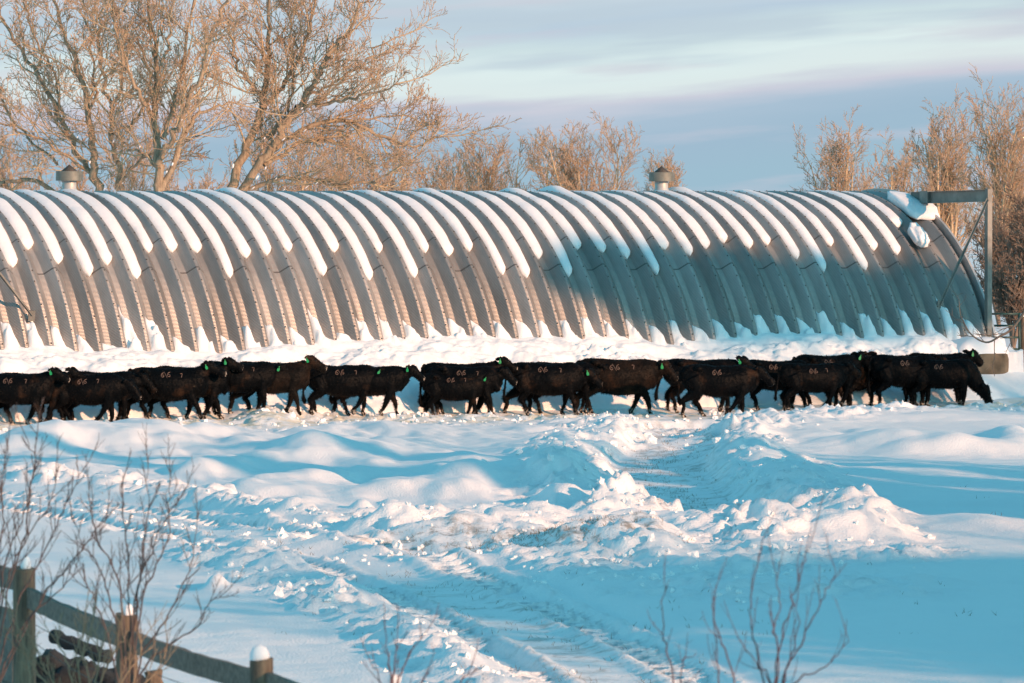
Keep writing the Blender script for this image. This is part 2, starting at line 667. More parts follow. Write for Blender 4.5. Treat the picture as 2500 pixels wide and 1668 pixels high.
# ------------------------------------------------------------------ ground height
# gentle drifts: (px, py, half width px, near depth m, far depth m, height m)
MOUNDS = [
    (250, 1082, 190, 1.6, 6.0, .42), (60, 1092, 110, 1.8, 5.0, .28), (420, 1092, 60, 1.5, 3.0, .16),
    (345, 1042, 22, .8, 1.2, .12), (425, 1052, 18, .7, 1.0, .14), (520, 1062, 60, 1.2, 2.0, .25), (590, 1080, 45, 1.2, 2.0, .18),
    (660, 1024, 70, 2.0, 3.0, .25), (880, 1050, 100, 2.0, 3.0, .22), (760, 1060, 90, 1.5, 3, .15),
    (700, 1110, 160, 1.4, 3.5, .30), (560, 1128, 70, 1.1, 2.0, .16), (830, 1102, 150, 1.5, 3.5, .32), (640, 1145, 120, 1.0, 2.0, .14),
    (910, 1122, 60, 1.0, 2.5, .12), (1090, 1135, 90, .9, 2.0, .16), (1030, 1160, 50, .8, 1.4, .12), (1180, 1155, 110, 1.1, 2.0, .28),
    (1090, 1160, 60, .9, 1.4, .2), (1250, 1195, 185, 1.5, 4.5, .42), (1120, 1208, 110, 1.5, 3.5, .30),
    (960, 1205, 75, 1.1, 2.0, .30), (955, 1222, 26, .5, .6, .16), (885, 1238, 26, .5, .7, .16), (720, 1230, 50, .7, 1.4, .16),
    (640, 1205, 90, 1.0, 2.0, .22), (740, 1185, 110, 1.0, 2.4, .22), (530, 1160, 80, 1.1, 2.2, .22), (845, 1172, 45, .7, 1.4, .2), (900, 1165, 60, .8, 1.4, .24),
    (470, 1165, 60, 1.2, 2.0, .16),
    (525, 1436, 24, .5, .7, .17), (540, 1440, 55, .6, 1.0, .08), (235, 1288, 36, .6, .8, .18), (1380, 1030, 60, 1.0, 1.5, .16), (1300, 1050, 60, 1.0, 1.5, .14),
    # right of the ploughed lane
    (1860, 1072, 60, 1.2, 2.5, .22), (1990, 1072, 70, 1.2, 2.5, .2), (2120, 1066, 50, 1.0, 2.0, .16), (2090, 1100, 160, 1.6, 4.0, .28),
    (2260, 1108, 120, 1.3, 3.5, .34), (2420, 1108, 130, 1.5, 3.5, .32), (2465, 1072, 60, 1.6, 2.4, .22), (2500, 1085, 60, 1.6, 2.4, .2),
    (2200, 1025, 300, 2.0, 5.0, .20), (1950, 1040, 150, 2.0, 3.0, .10), (2300, 1290, 330, 2.0, 2.2, .20), (1860, 1265, 60, 1.0, 1.5, .18),
    (2100, 1180, 120, 2.0, 3.0, .12), (1990, 1150, 60, 1.2, 1.6, .12), (2250, 1155, 200, 1.4, 2.0, .10), (2350, 1235, 300, .9, 1.4, .10),
]
TRACK = gp([(-260, 1190), (0, 1212), (250, 1240), (500, 1282), (720, 1325), (950, 1375), (1150, 1450), (1320, 1530), (1500, 1630), (1720, 1790)])
RIDGES = [  # polyline, half width m, height m
    (gp([(-260, 1158), (0, 1168), (250, 1190), (480, 1218), (700, 1268), (860, 1290), (1000, 1300)]), .55, .30),
    (gp([(-260, 1212), (0, 1222), (300, 1255), (480, 1290)]), .35, .10),
    (gp([(560, 1345), (700, 1392), (850, 1470), (1000, 1560), (1130, 1640), (1230, 1720)]), .5, .26),
    (gp([(380, 1320), (560, 1390), (700, 1440), (800, 1490)]), .3, .07),
    (gp([(960, 1322), (1100, 1322), (1200, 1304), (1310, 1296)]), .8, .34),
    (gp([(960, 1296), (1100, 1290), (1210, 1286)]), .4, .22),
    (gp([(900, 1268), (1100, 1262), (1330, 1262)]), .35, .14),
    (gp([(800, 1330), (1000, 1368), (1200, 1368)]), .7, .22),
    (gp([(560, 1300), (640, 1275), (700, 1268)]), .4, .16),
    (gp([(600, 1325), (720, 1292), (820, 1290)]), .45, .16),
    # lane walls
    (gp([(1370, 1230), (1400, 1150), (1400, 1100), (1440, 1060), (1480, 1040)]), .7, .32),
    (gp([(1500, 1056), (1550, 1062), (1590, 1078)]), .9, .42),
    (gp([(1755, 1052), (1790, 1080), (1815, 1110), (1880, 1160), (1960, 1205), (2020, 1250), (2070, 1300), (2090, 1330)]), .75, .42),
    (gp([(1380, 1285), (1450, 1262), (1510, 1246), (1560, 1250), (1640, 1254)]), .6, .20),
    (gp([(1600, 1300), (1700, 1298), (1850, 1300), (1990, 1330)]), .9, .5),
    (gp([(1560, 1340), (1750, 1350), (1950, 1360)]), 1.5, .42),
    (gp([(1500, 1380), (1700, 1420), (1900, 1430)]), 1.6, .25),
    # snow shoved up beside the cattle trail
    (gp([(-260, 1052), (0, 1050), (250, 1044), (420, 1030), (600, 1016), (900, 1014), (1300, 1014), (1480, 1022), (1600, 1036)]), .8, .08),
    (gp([(1760, 1044), (1900, 1034), (2050, 1018), (2200, 1006), (2350, 996), (2500, 992), (2700, 985)]), 1.0, .15),
    (gp([(2300, 952), (2420, 945), (2520, 930), (2700, 920)]), 1.2, .18),
]
PEAKS = [(1508, 1240, .36, .66), (1535, 1244, .30, .42), (1478, 1248, .3, .35), (1608, 1244, .30, .50), (1642, 1250, .24, .40),
         (1575, 1256, .4, .2), (1460, 1262, .5, .35), (1700, 1268, .3, .25), (1860, 1275, .3, .2), (1690, 1308, .3, .25), (1790, 1310, .3, .25)]
LANE = gp([(1690, 1020), (1650, 1080), (1610, 1120), (1660, 1190), (1740, 1245), (1780, 1275)])
LANE2 = gp([(1490, 1350), (1420, 1340), (1340, 1335), (1200, 1345), (1050, 1330)])
CHURN = [[(700, 1300), (800, 1275), (1000, 1290), (1300, 1280), (1480, 1215), (1700, 1230), (1830, 1215), (2000, 1240), (2110, 1310), (2080, 1370), (1980, 1440),
          (1900, 1480), (1700, 1470), (1500, 1440), (1300, 1420), (1150, 1400), (1000, 1400), (850, 1375), (760, 1350)],
         [(1340, 1210), (1370, 1120), (1420, 1050), (1560, 1030), (1620, 1080), (1500, 1100), (1460, 1140), (1500, 1220)],
         [(1740, 1035), (1830, 1045), (1790, 1080), (1900, 1150), (2040, 1230), (2000, 1260), (1850, 1230), (1760, 1150)]]
SMOOTHCORE = [(1620, 1040), (1750, 1050), (1760, 1130), (1850, 1200), (1830, 1250), (1700, 1240), (1560, 1200), (1480, 1120), (1540, 1090)]


def ground_z(x, y, detail=True):
    x = np.asarray(x, float)
    y = np.asarray(y, float)
    yy = np.maximum(y, 20.0)
    z = 0.0 * x
    # broad shape: level near the herd, slightly up at the fence and behind the hut
    z += 0.75 * sst(y, 50, 40) + 0.45 * sst(y, 124, 134)
    wind = fbm(x * 0.35 + y * .05, y * 0.16, 4, 3) * 0.20 + fbm(x * 1.3 + y * .25, y * 0.5 + x * .2, 3, 9) * 0.13
    left = sst(x, 3.0, 1.0)
    tr, arc, side = polydist(x, y, TRACK)
    above = np.where(side > 0, sst(tr, 1.5, 3.0), 0)
    z += wind * (0.22 + 0.78 * above * left) * sst(np.abs(y - 116), 3, 7)
    for px, py, wx, dn, df, h in MOUNDS:
        mx, my = G(px, py)
        sx = wx * my / F
        m = (np.abs(x - mx) < sx * 2.6) & (np.abs(y - my) < max(dn, df) * 2.6)
        if not m.any():
            continue
        xx = x[m] - mx
        yv = y[m] - my
        dd = np.where(yv < 0, dn * 0.62, df)
        q = (np.abs(xx / sx) ** 2.2 + np.abs(yv / dd) ** 2.0) ** 1.35
        wobble = 1 + 0.5 * vnoise(x[m] * 1.3, y[m] * 0.7, int(px))
        z[m] += .78 * h * np.exp(-q) * wobble
    if not detail:
        return z
    fine = fbm(x * 3.1, y * 3.1, 3, 21)
    # wheel tracks
    inn = sst(tr, 1.7, 1.3)
    z -= 0.10 * inn
    sd_ = side * tr
    for off in (-0.95, 0.75):
        d = np.abs(sd_ - off)
        m = sst(d, .30, .2)
        z -= 0.07 * m
        lug = np.sin(2 * math.pi * (arc / 0.30 + np.abs(sd_ - off) * 1.6))
        z += 0.07 * m * np.clip(lug * 1.8, -1, 1) * sst(vnoise(x * .8, y * .5, 5), -.35, -.1)
        z += 0.09 * np.exp(-((d - .38) / .11) ** 2) * (0.6 + 1.2 * clods(x, y, .22, 31))
    # lane floor
    for ln, wd, dp in ((LANE, 1.25, .22), (LANE2, 1.0, .10)):
        d, a2, s2 = polydist(x, y, ln)
        z -= dp * sst(d, wd, wd * .6)
    tm = np.zeros_like(x)
    for pts, hw, h in RIDGES:
        d, a2, s2 = polydist(x, y, pts)
        m = np.exp(-(d / hw) ** 2 * (1.0 + 0.6 * vnoise(a2 * 1.7, a2 * 0, 7)))
        lum = 0.62 + 0.9 * vnoise(x * 1.1, y * .8, 41)
        z += h * m * lum
        tm = np.maximum(tm, sst(d, hw * 2.0, hw * 0.8))
    for px, py, r, h in PEAKS:
        mx, my = G(px, py)
        d2 = ((x - mx) ** 2 + ((y - my) * .8) ** 2) / r ** 2
        z += .70 * h * np.exp(-d2 ** 1.3) * (1 + .9 * vnoise(x * 5, y * 5, 77) + 1.0 * (clods(x, y, .30, 78) - .3))
    for poly in CHURN:
        s = polysdf(x, y, poly)
        tm = np.maximum(tm, sst(s + fine * .5, -.3, .4))
    tm *= 1 - .9 * sst(tr, 1.75, 1.45)
    core = sst(polysdf(x, y, SMOOTHCORE), -.3, .5)
    tm *= (1 - 0.8 * core)
    # cattle trail
    t, n = hut_tn(x, y)
    trail = sst(n, 7.8, 8.6) * sst(n, 14.6, 13.4) * sst(np.abs(t + 12), 24, 20)
    tm = np.maximum(tm, trail * .55)
    tm = np.where((x > -16) & (x < 16), tm, 0)
    c1 = clods(x, y, .62, 51)
    c2 = clods(x + 3, y, .30, 61)
    c3 = clods(x, y + 7, .16, 71)
    mod = 0.55 + 0.9 * vnoise(x * .9, y * .7, 87)
    rdg = 1 - 2 * np.abs(vnoise(x * 2.4 + .3 * y, y * 1.9, 101)) * 1.6
    rdg2 = 1 - 2 * np.abs(vnoise(x * 5.2, y * 4.1, 102)) * 1.6
    rough = (0.12 * c1 + 0.13 * c2 + 0.10 * c3 + .12 * rdg + .08 * rdg2 - .08) * np.clip(mod, .15, 1.2) + .06 * fbm(x * 2.2, y * 1.8, 4, 33)
    z += tm * rough - .10 * trail
    # track floor gets small crumbs
    z += 0.025 * inn * clods(x, y, .2, 99) * sst(vnoise(x * .6, y * .4, 15), -.1, .3)
    z += 0.012 * fbm(x * 5, y * 4, 2, 91) * (0.5 + tm) + .02 * fbm(x * 1.8, y * 3.2, 3, 92)
    return z


def axis(a, b, step, far_lo, far_hi):
    mid = np.arange(a, b + step / 2, step)
    lo = []
    s = step
    v = a
    while v > far_lo:
        s *= 1.22
        v -= s
        lo.append(v)
    hi = []
    s = step
    v = mid[-1]
    while v < far_hi:
        s *= 1.22
        v += s
        hi.append(v)
    return np.concatenate([np.array(lo[::-1]), mid, np.array(hi)])


def build_ground():
    xs = axis(-13.5, 13.5, 0.062, -1500, 1500)
    ys = axis(51.5, 127.0, 0.085, -300, 3000)
    XX, YY = np.meshgrid(xs, ys)
    shp = XX.shape
    x = XX.ravel()
    y = YY.ravel()
    z = ground_z(x, y)
    nx = shp[1]
    ny = shp[0]
    i = (np.arange(ny - 1)[:, None] * nx + np.arange(nx - 1)[None, :]).ravel()
    q = np.stack([i, i + 1, i + nx + 1, i + nx], axis=1)
    me = mesh_np('snow_ground', np.stack([x, y, z], 1), q, [M_ground])
    # dirt and trail tint masks
    d1, _, _ = polydist(x, y, LANE)
    d2, _, _ = polydist(x, y, LANE2)
    dt, _, _ = polydist(x, y, TRACK)
    dirt = np.maximum(sst(d1, 1.6, .6) * .55, sst(d2, 1.5, .4) * 0.8)
    dirt = np.maximum(dirt, sst(dt, 1.2, .2) * sst(y, 72, 62) * .5)
    a = me.attributes.new('dirt', 'FLOAT', 'POINT')
    a.data.foreach_set('value', dirt.astype(np.float32))
    t, n = hut_tn(x, y)
    trail_tint = sst(n, 7.4, 8.6) * sst(n, 12.2, 10.8) * sst(np.abs(t + 12), 17, 15)
    a = me.attributes.new('trail_tint', 'FLOAT', 'POINT')
    a.data.foreach_set('value', trail_tint.astype(np.float32))
    link('ground', me, kind='structure')


build_ground()


def gz(x, y):
    return float(ground_z(np.array([x]), np.array([y]))[0])


# ------------------------------------------------------------------ snow bank against the hut
def build_bank():
    rng = np.random.RandomState(5)
    ts = np.arange(TL - 1.0, 0.42, 0.035)
    ns = np.concatenate([np.arange(3.7, 6.5, 0.03), np.arange(6.5, 8.9, .05)])
    TT, NN = np.meshgrid(ts, ns)
    t = TT.ravel()
    n = NN.ravel()
    x, y = hut_xy(t, n)
    g = ground_z(x, y, False)
    # contact level of the bank along the wall
    cont = 1.56 + 0.10 * vnoise(t * .35, t * 0, 2) * 2 + 0.04 * vnoise(t * 1.3, t * 0, 8) - 0.10 * sst(t, -23, -26) - 0.12 * sst(t, -1.6, .2)
    nb = 7.95 - .25 * sst(t, -8, 0)
    u = np.clip((n - 5.25) / (nb - 5.25), 0, 1)
    prof = 1 - u ** 1.7
    prof = prof * (1 - .10 * np.sin(u * math.pi))
    bank = (cont) * prof + fbm(t * 1.3, n * 1.9, 4, 12) * .26 * np.sin(np.clip(u, 0, 1) * math.pi) ** .5
    bank += (0.20 * clods(t, n, .45, 14) + .16 * clods(t, n, .22, 15) + .08 * clods(t, n, .12, 16)) * sst(u, .08, .3) * sst(u, 1.02, .85) * (0.5 + 1.2 * vnoise(t * .7, n * .9, 19))
    # footing of concrete stays clear at the right end
    gate = sst(t, -1.55, -.9)
    bank = np.where(gate > 0, bank * (1 - gate) + gate * np.minimum(bank, np.where(n < 6.22, 1.2, .62 - .45 * (n - 6.22))), bank)
    # tongues in the valleys
    j = (T0 - t) / PIT
    k = np.floor(j)                    # valley between ridge k and k+1; k increases to the left
    f = 1 - (j - k)                    # 0 just right of the left ridge ... 1 at the right ridge
    hs = rng.uniform(.38, .80, 60)
    special = {0: .45, 1: .95, 2: .80, 3: .80, 4: .45, 5: .62, 6: .35, 7: .55, 8: .42, 9: .6, 10: .55, 11: .35, 30: .85, 28: .6, 29: .2, 37: .75, 38: .95, 39: .2, 26: .45}
    for kk, vv in special.items():
        hs[kk] = vv * 1.15
    sh = rng.uniform(1.2, 3.2, 60)
    kk = np.clip(k.astype(int), 0, 59)
    fv = np.clip((f - .10) / .78, 0, 1)
    wob = .05 * vnoise(t * 9, n * 3, 4)
    tong = hs[kk] * sst(fv, 0.0, .10) * (1 - fv) ** (sh[kk] * .45) * sst(fv, 1.0, .8)
    ztop = cont * 0.96 + tong + wob * 1.2 + (hs[kk] > .6) * .08 * np.sin(fv * 9 + n * 8)
    th = .02 + .13 * np.sin(np.clip(fv, 0, 1) * math.pi) + .07 * sst(fv, .0, .2) * sst(fv, 1, .7)
    th = th * (0.85 + .9 * vnoise(t * 5, n * 6, 6) + .4 * (clods(t, n, .16, 44) - .2))
    rv = RR - .15 + np.maximum(th, 0)
    hz = ZCEN + np.sqrt(np.maximum(rv ** 2 - n ** 2, 0))
    layer = np.minimum(ztop, hz)
    z = np.maximum(bank, layer * (n < 6.0))
    # inside the shell nothing has to stick out
    inner = ZCEN + np.sqrt(np.maximum((RR + .02 + np.maximum(th, 0)) ** 2 - n ** 2, 0))
    z = np.where(n < 5.45, np.minimum(z, inner), z)
    # blend to below the ground at the outer edge
    z = np.where(u >= 1, g - .15, np.maximum(z, g - .15 * sst(u, .7, 1)))
    z = z * 1.0 - 0.5 * (n > ns[-1] - .06)
    nx = len(ts)
    ny = len(ns)
    i = (np.arange(ny - 1)[:, None] * nx + np.arange(nx - 1)[None, :]).ravel()
    q = np.stack([i, i + nx, i + nx + 1, i + 1], axis=1)
    me = mesh_np('snow_bank', np.stack([t, -n, z], 1), q, [M_bank])
    o = link('snow_bank', me, None, (HO.x, HO.y, 0), TH, kind='structure')
    return o


build_bank()

# ------------------------------------------------------------------ the quonset hut
hut = link('quonset_hut', None, None, (HO.x, HO.y, 0), TH,
           label='long galvanised steel arched hut with ribbed corrugated panels and snow in its valleys', cat='building')
PHM = math.acos((RR - 3.98) / RR)


def shell():
    # profile over one pitch: (fraction of pitch measured to the left from a ridge centre's right side, radial offset)
    # u grows with -t ; fraction 0..1 : valley floor, left slope ...
    prof = [(0.0, -.20), (.10, -.205), (.235, -.20), (.26, -.19), (.53, -.012), (.56, 0.0), (.66, 0.0), (.685, -.012), (.965, -.185)]
    nr = int((T0 - TL) / PIT) + 1
    us = []
    rs = []
    ridge_c = .61
    for i in range(nr, -1, -1):
        for f, r in prof:
            us.append(i - f)       # u decreasing to the right
            rs.append(r)
    us = np.array(us)
    rs = np.array(rs)
    # t of u: ridge i centre at T0 - PIT*i  -> u = i - ridge_c there
    t = T0 - PIT * (us + ridge_c)
    keep = t < 0.02
    us, rs, t = us[keep], rs[keep], t[keep]
    ph = np.linspace(-PHM, PHM, 150)
    TT, PP = np.meshgrid(t, ph)
    Rm, _ = np.meshgrid(rs, ph)
    U, _ = np.meshgrid(-us, ph)
    r = RR + Rm
    V = np.stack([TT, -r * np.sin(PP), ZCEN + r * np.cos(PP)], axis=2).reshape(-1, 3)
    nx, ny = len(t), len(ph)
    i = (np.arange(ny - 1)[:, None] * nx + np.arange(nx - 1)[None, :]).ravel()
    q = np.stack([i, i + nx, i + nx + 1, i + 1], axis=1)
    me = mesh_np('arch_shell', V, q, [M_metal], True)
    uvl = me.uv_layers.new(name='uv')
    li = np.empty(len(me.loops), np.int32)
    me.loops.foreach_get('vertex_index', li)
    uv = np.stack([U.ravel()[li] - .86 + .56 + .33, (PP.ravel() * RR + 8.0)[li]], axis=1).astype(np.float32)
    uvl.data.foreach_set('uv', uv.ravel())
    # hard creases where profile turns: use sharp angle
    me.set_sharp_from_angle(angle=math.radians(14))
    o = link('arch_shell', me, hut)
    so = o.modifiers.new('s', 'SOLIDIFY')
    so.thickness = .004
    so.offset = -1
    # bolts along every ridge
    mb = MB()
    for i in range(nr):
        tc_ = T0 - PIT * i
        for jn, p in enumerate(np.arange(-.25, PHM, .055)):
            rr_ = RR + .006
            cx = tc_ + (.018 if jn % 2 else -.018)
            mb.box((cx, -rr_ * math.sin(p), ZCEN + rr_ * math.cos(p)), (.026, .026, .014), Matrix.Rotation(p, 3, 'X'))
    link('bolts', mb.mesh('bolts', [M_bolt]), hut, kind='stuff')
    # end flange
    mb = MB()
    for tt, nm in ((0.045, 'end_flange'), (TL - .3, 'end_flange')):
        mb = MB()
        ph = np.linspace(-PHM, PHM, 90)
        V = []
        for p in ph:
            for (dt, dr) in ((-.03, -.20), (-.03, .06), (.03, .06), (.03, -.20)):
                r = RR + dr
                V.append((tt + dt, -r * math.sin(p), ZCEN + r * math.cos(p)))
        Q = []
        for a in range(len(ph) - 1):
            for b in range(4):
                Q.append((a * 4 + b, (a + 1) * 4 + b, (a + 1) * 4 + (b + 1) % 4, a * 4 + (b + 1) % 4))
        mb.add(V, Q)
        link(nm, mb.mesh(nm, [M_steel]), hut)
    # end walls, set in
    for tt in (-.35, TL + .1):
        ph = np.linspace(-PHM, PHM, 60)
        r = RR - .18
        V = [(tt, 0, 1.0)] + [(tt, -r * math.sin(p), ZCEN + r * math.cos(p)) for p in ph]
        T = [(0, a, a + 1) for a in range(1, len(ph))]
        link('end_wall', mesh_np('end_wall', V, np.array(T), [M_steel], False), hut)


shell()
# footing
mb = MB()
nfo = RR * math.sin(PHM)
mb.box(((TL - .6) / 2, -nfo + .1, .58), (abs(TL) - .4, .4, .9))
mb.box(((TL - .6) / 2, nfo, .62), (abs(TL) - .4, .5, .9))
link('footing', mb.mesh('footing', [M_conc]), hut)


def abutment():
    # rounded concrete end block at the near corner
    mb = MB()
    out = [(-1.35, -6.28), (-.45, -6.32), (-.12, -6.26), (.10, -6.05), (.20, -5.7), (.22, -4.9), (-1.35, -4.9)]
    P = smoothpts(out + [out[0]], 4)[:-1]
    k = len(P)
    V = [(p[0], p[1], 1.10 - .13 * max(0, p[0] + .2) ** 1 * 1.6) for p in P] + [(p[0] + .04 * (p[0] > 0), p[1] - .03, .92 - .2 * max(0, p[0])) for p in P] + \
        [(p[0] + .10 * (p[0] > 0), p[1] - .04, .1) for p in P]
    Q = []
    for l in range(2):
        for a in range(k):
            Q.append((l * k + a, (l + 1) * k + a, (l + 1) * k + (a + 1) % k, l * k + (a + 1) % k))
    V.append((-.3, -5.6, 1.12))
    T = [(len(V) - 1, a, (a + 1) % k) for a in range(k)]
    mb.add(V, Q, T)
    link('corner_footing', mb.mesh('corner_footing', [M_conc]), hut)
    # snow lying on it
    me_v = []
    kk = 30
    prof = np.linspace(0, 1, 12)
    rng = np.random.RandomState(3)
    P2 = smoothpts(out + [out[0]], 6)[:-1]
    P2 = np.array(P2)
    cen = np.array([-.45, -5.6])
    V = []
    for i, s in enumerate(prof):
        rad = math.cos(s * math.pi / 2) ** .7
        zz = 1.06 + .40 * math.sin(s * math.pi / 2)
        for p in P2:
            q = cen + (p * 1.0 - cen) * (rad * 1.02)
            drop = .16 * max(0, q[0] + .2)
            V.append((q[0], q[1], zz - drop + .03 * vnoise(np.array([q[0] * 4.]), np.array([q[1] * 4.]), 3)[0]))
    k = len(P2)
    Q = []
    for l in range(len(prof) - 1):
        for a in range(k):
            Q.append((l * k + a, l * k + (a + 1) % k, (l + 1) * k + (a + 1) % k, (l + 1) * k + a))
    link('snow_heap', mesh_np('snow_heap', V, np.array(Q), [M_snow]), None, (HO.x, HO.y, 0), TH,
         label='rounded snow heap on the concrete corner footing at the right end of the hut', cat='snow heap')


abutment()


def door_frame(name_t, tpost, tfoot):
    """post, rail beam and diagonal stay at a hut corner"""
    n0 = 5.45
    mb = MB()
    mb.box((tpost, -n0, 2.9), (.13, .012, 4.32))
    mb.box((tpost - .059, -n0 + .07, 2.9), (.012, .13, 4.32))
    mb.box((tpost + .059, -n0 + .07, 2.9), (.012, .13, 4.32))
    mb.box((tpost, -n0 + .05, 5.065), (.14, .13, .01))
    link('frame_post', mb.mesh('frame_post', [M_frame]), hut)
    mb = MB()
    a = Vector((tpost, -1.75, 4.84))
    b = Vector((tpost, -n0 + .14, 4.90))
    mb.bar(a, b, .012, .27)
    for dz in (-.14, .14):
        mb.bar(a + Vector((0, 0, dz)), b + Vector((0, 0, dz)), .14, .012)
    mb.bar(a + Vector((0.012, -.55, 0.02)), a + Vector((0.012, -.55, .02)) + Vector((0, -.38, 0)), .20, .31)
    link('rail_beam', mb.mesh('rail_beam', [M_frame]), hut)
    mb = MB()
    phf = math.acos((2.22 - ZCEN) / RR)
    foot = Vector((tfoot, -(RR + .02) * math.sin(phf), 2.22))
    top = Vector((tpost - .05, -n0 - .02, 4.80))
    mb.bar(foot, top, .07, .012)
    mb.bar(foot + Vector((0, .03, .03)), top + Vector((0, .03, .03)), .012, .07)
    mb.bar(foot + Vector((0, .05, -.12)), foot + Vector((0, .0, .12)), .16, .03)
    link('stay', mb.mesh('stay', [M_frame]), hut)


door_frame('r', -.07, -1.26)
door_frame('l', TL + .3, -25.08)


def vent(t):
    r = link('roof_vent', None, hut, (t, 0, ZC))
    mb = MB()
    mb.lathe([(.20, -.2), (.19, .02), (.165, .05), (.165, .32)])
    link('vent_pipe', mb.mesh('vent_pipe', [M_steel], True), r)
    mb = MB()
    mb.lathe([(.285, .24), (.315, .235), (.32, .26), (.315, .44), (.32, .46), (.285, .462), (.285, .24)], k=28)
    me = mb.mesh('vent_collar', [M_vent], True)
    me.set_sharp_from_angle(angle=math.radians(35))
    link('vent_collar', me, r)
    mb = MB()
    mb.lathe([(.21, .40), (.225, .44), (.0, .62)], k=24)
    link('vent_cone', mb.mesh('vent_cone', [M_bolt], True), r)


vent(-22.1)
vent(-6.25)

# snow lying in the valleys: bottom rows read off the photograph, from the right end
ENDS = [0, 0, 610, 599, 649, 588, 654, 622, 585, 594, 580, 594, 612, 596, 660, 620, 604, 596, 665, 620, 668, 660, 601, 612, 604, 667,
        604, 673, 602, 662, 601, 610, 617, 667, 603, 601, 603, 669, 635, 663, 631, 595, 640, 600]


ORD = ['', 'first', 'second', 'third', 'fourth', 'fifth', 'sixth', 'seventh', 'eighth', 'ninth', 'tenth', 'eleventh', 'twelfth', 'thirteenth',
       'fourteenth', 'fifteenth', 'sixteenth', 'seventeenth', 'eighteenth', 'nineteenth', 'twentieth', 'twenty-first', 'twenty-second']


def strip(t, zend, i, label, ph0=-.5, wtop=.51, wend=.28, blob=False, lump=0.0):
    ph1 = math.acos(min(.9999, (zend - ZCEN) / RR))
    nl = 70
    kc = 14
    s = np.linspace(0, 1, nl)
    ph = ph0 + (ph1 - ph0) * s
    V = np.zeros((nl, kc, 3))
    a = np.linspace(0, 2 * math.pi, kc, endpoint=False)
    rng = np.random.RandomState(100 + i)
    end = np.sqrt(np.clip((1 - s) / .028, 0, 1))
    st = np.sqrt(np.clip(s / .03, 0, 1))
    w_ = (wtop + (wend - wtop) * sst(ph, .15, 1.0)) * end * st * (1 + .12 * vnoise(s * 9, s * 0 + i, 3) + .10 * vnoise(s * 30, s * 0 + i, 8))
    th = (.205 - .06 * sst(ph, .2, .9)) * (0.25 + .75 * end) * st * (1 + .2 * vnoise(s * 12, s * 0 + i, 5))
    th = th + lump * np.exp(-((ph - .02) / .10) ** 2)
    w_ = w_ * rng.uniform(.84, 1.10)
    th = th * rng.uniform(.8, 1.1)
    shift = .02 * np.sin(s * 5 + i) * .5 + .03 * sst(s, .85, 1) * rng.uniform(-1, 1)
    for q in range(kc):
        ca, sa = math.cos(a[q]), math.sin(a[q])
        cx = np.sign(ca) * abs(ca) ** .75
        sy = np.sign(sa) * abs(sa) ** .75
        # top bulges, bottom lies on the valley floor
        rad = np.where(sa > 0, th * sy, 0.02 * sy)
        tt = t - .045 + shift + w_ / 2 * cx * (1.0 if sa > 0 else .8)
        r = RR - .19 + rad + .01 * vnoise(ph * 20 + q, np.full(nl, q * 1.7 + i), 11)
        V[:, q, 0] = tt
        V[:, q, 1] = -r * np.sin(ph)
        V[:, q, 2] = ZCEN + r * np.cos(ph)
    V = V.reshape(-1, 3)
    Q = []
    for l in range(nl - 1):
        for q in range(kc):
            Q.append((l * kc + q, l * kc + (q + 1) % kc, (l + 1) * kc + (q + 1) % kc, (l + 1) * kc + q))
    me = mesh_np('roof_snow', V, np.array(Q), [M_snow])
    link('roof_snow', me, None, (HO.x, HO.y, 0), TH, label=label, cat='snow strip', group='snow strips lying in the roof valleys')


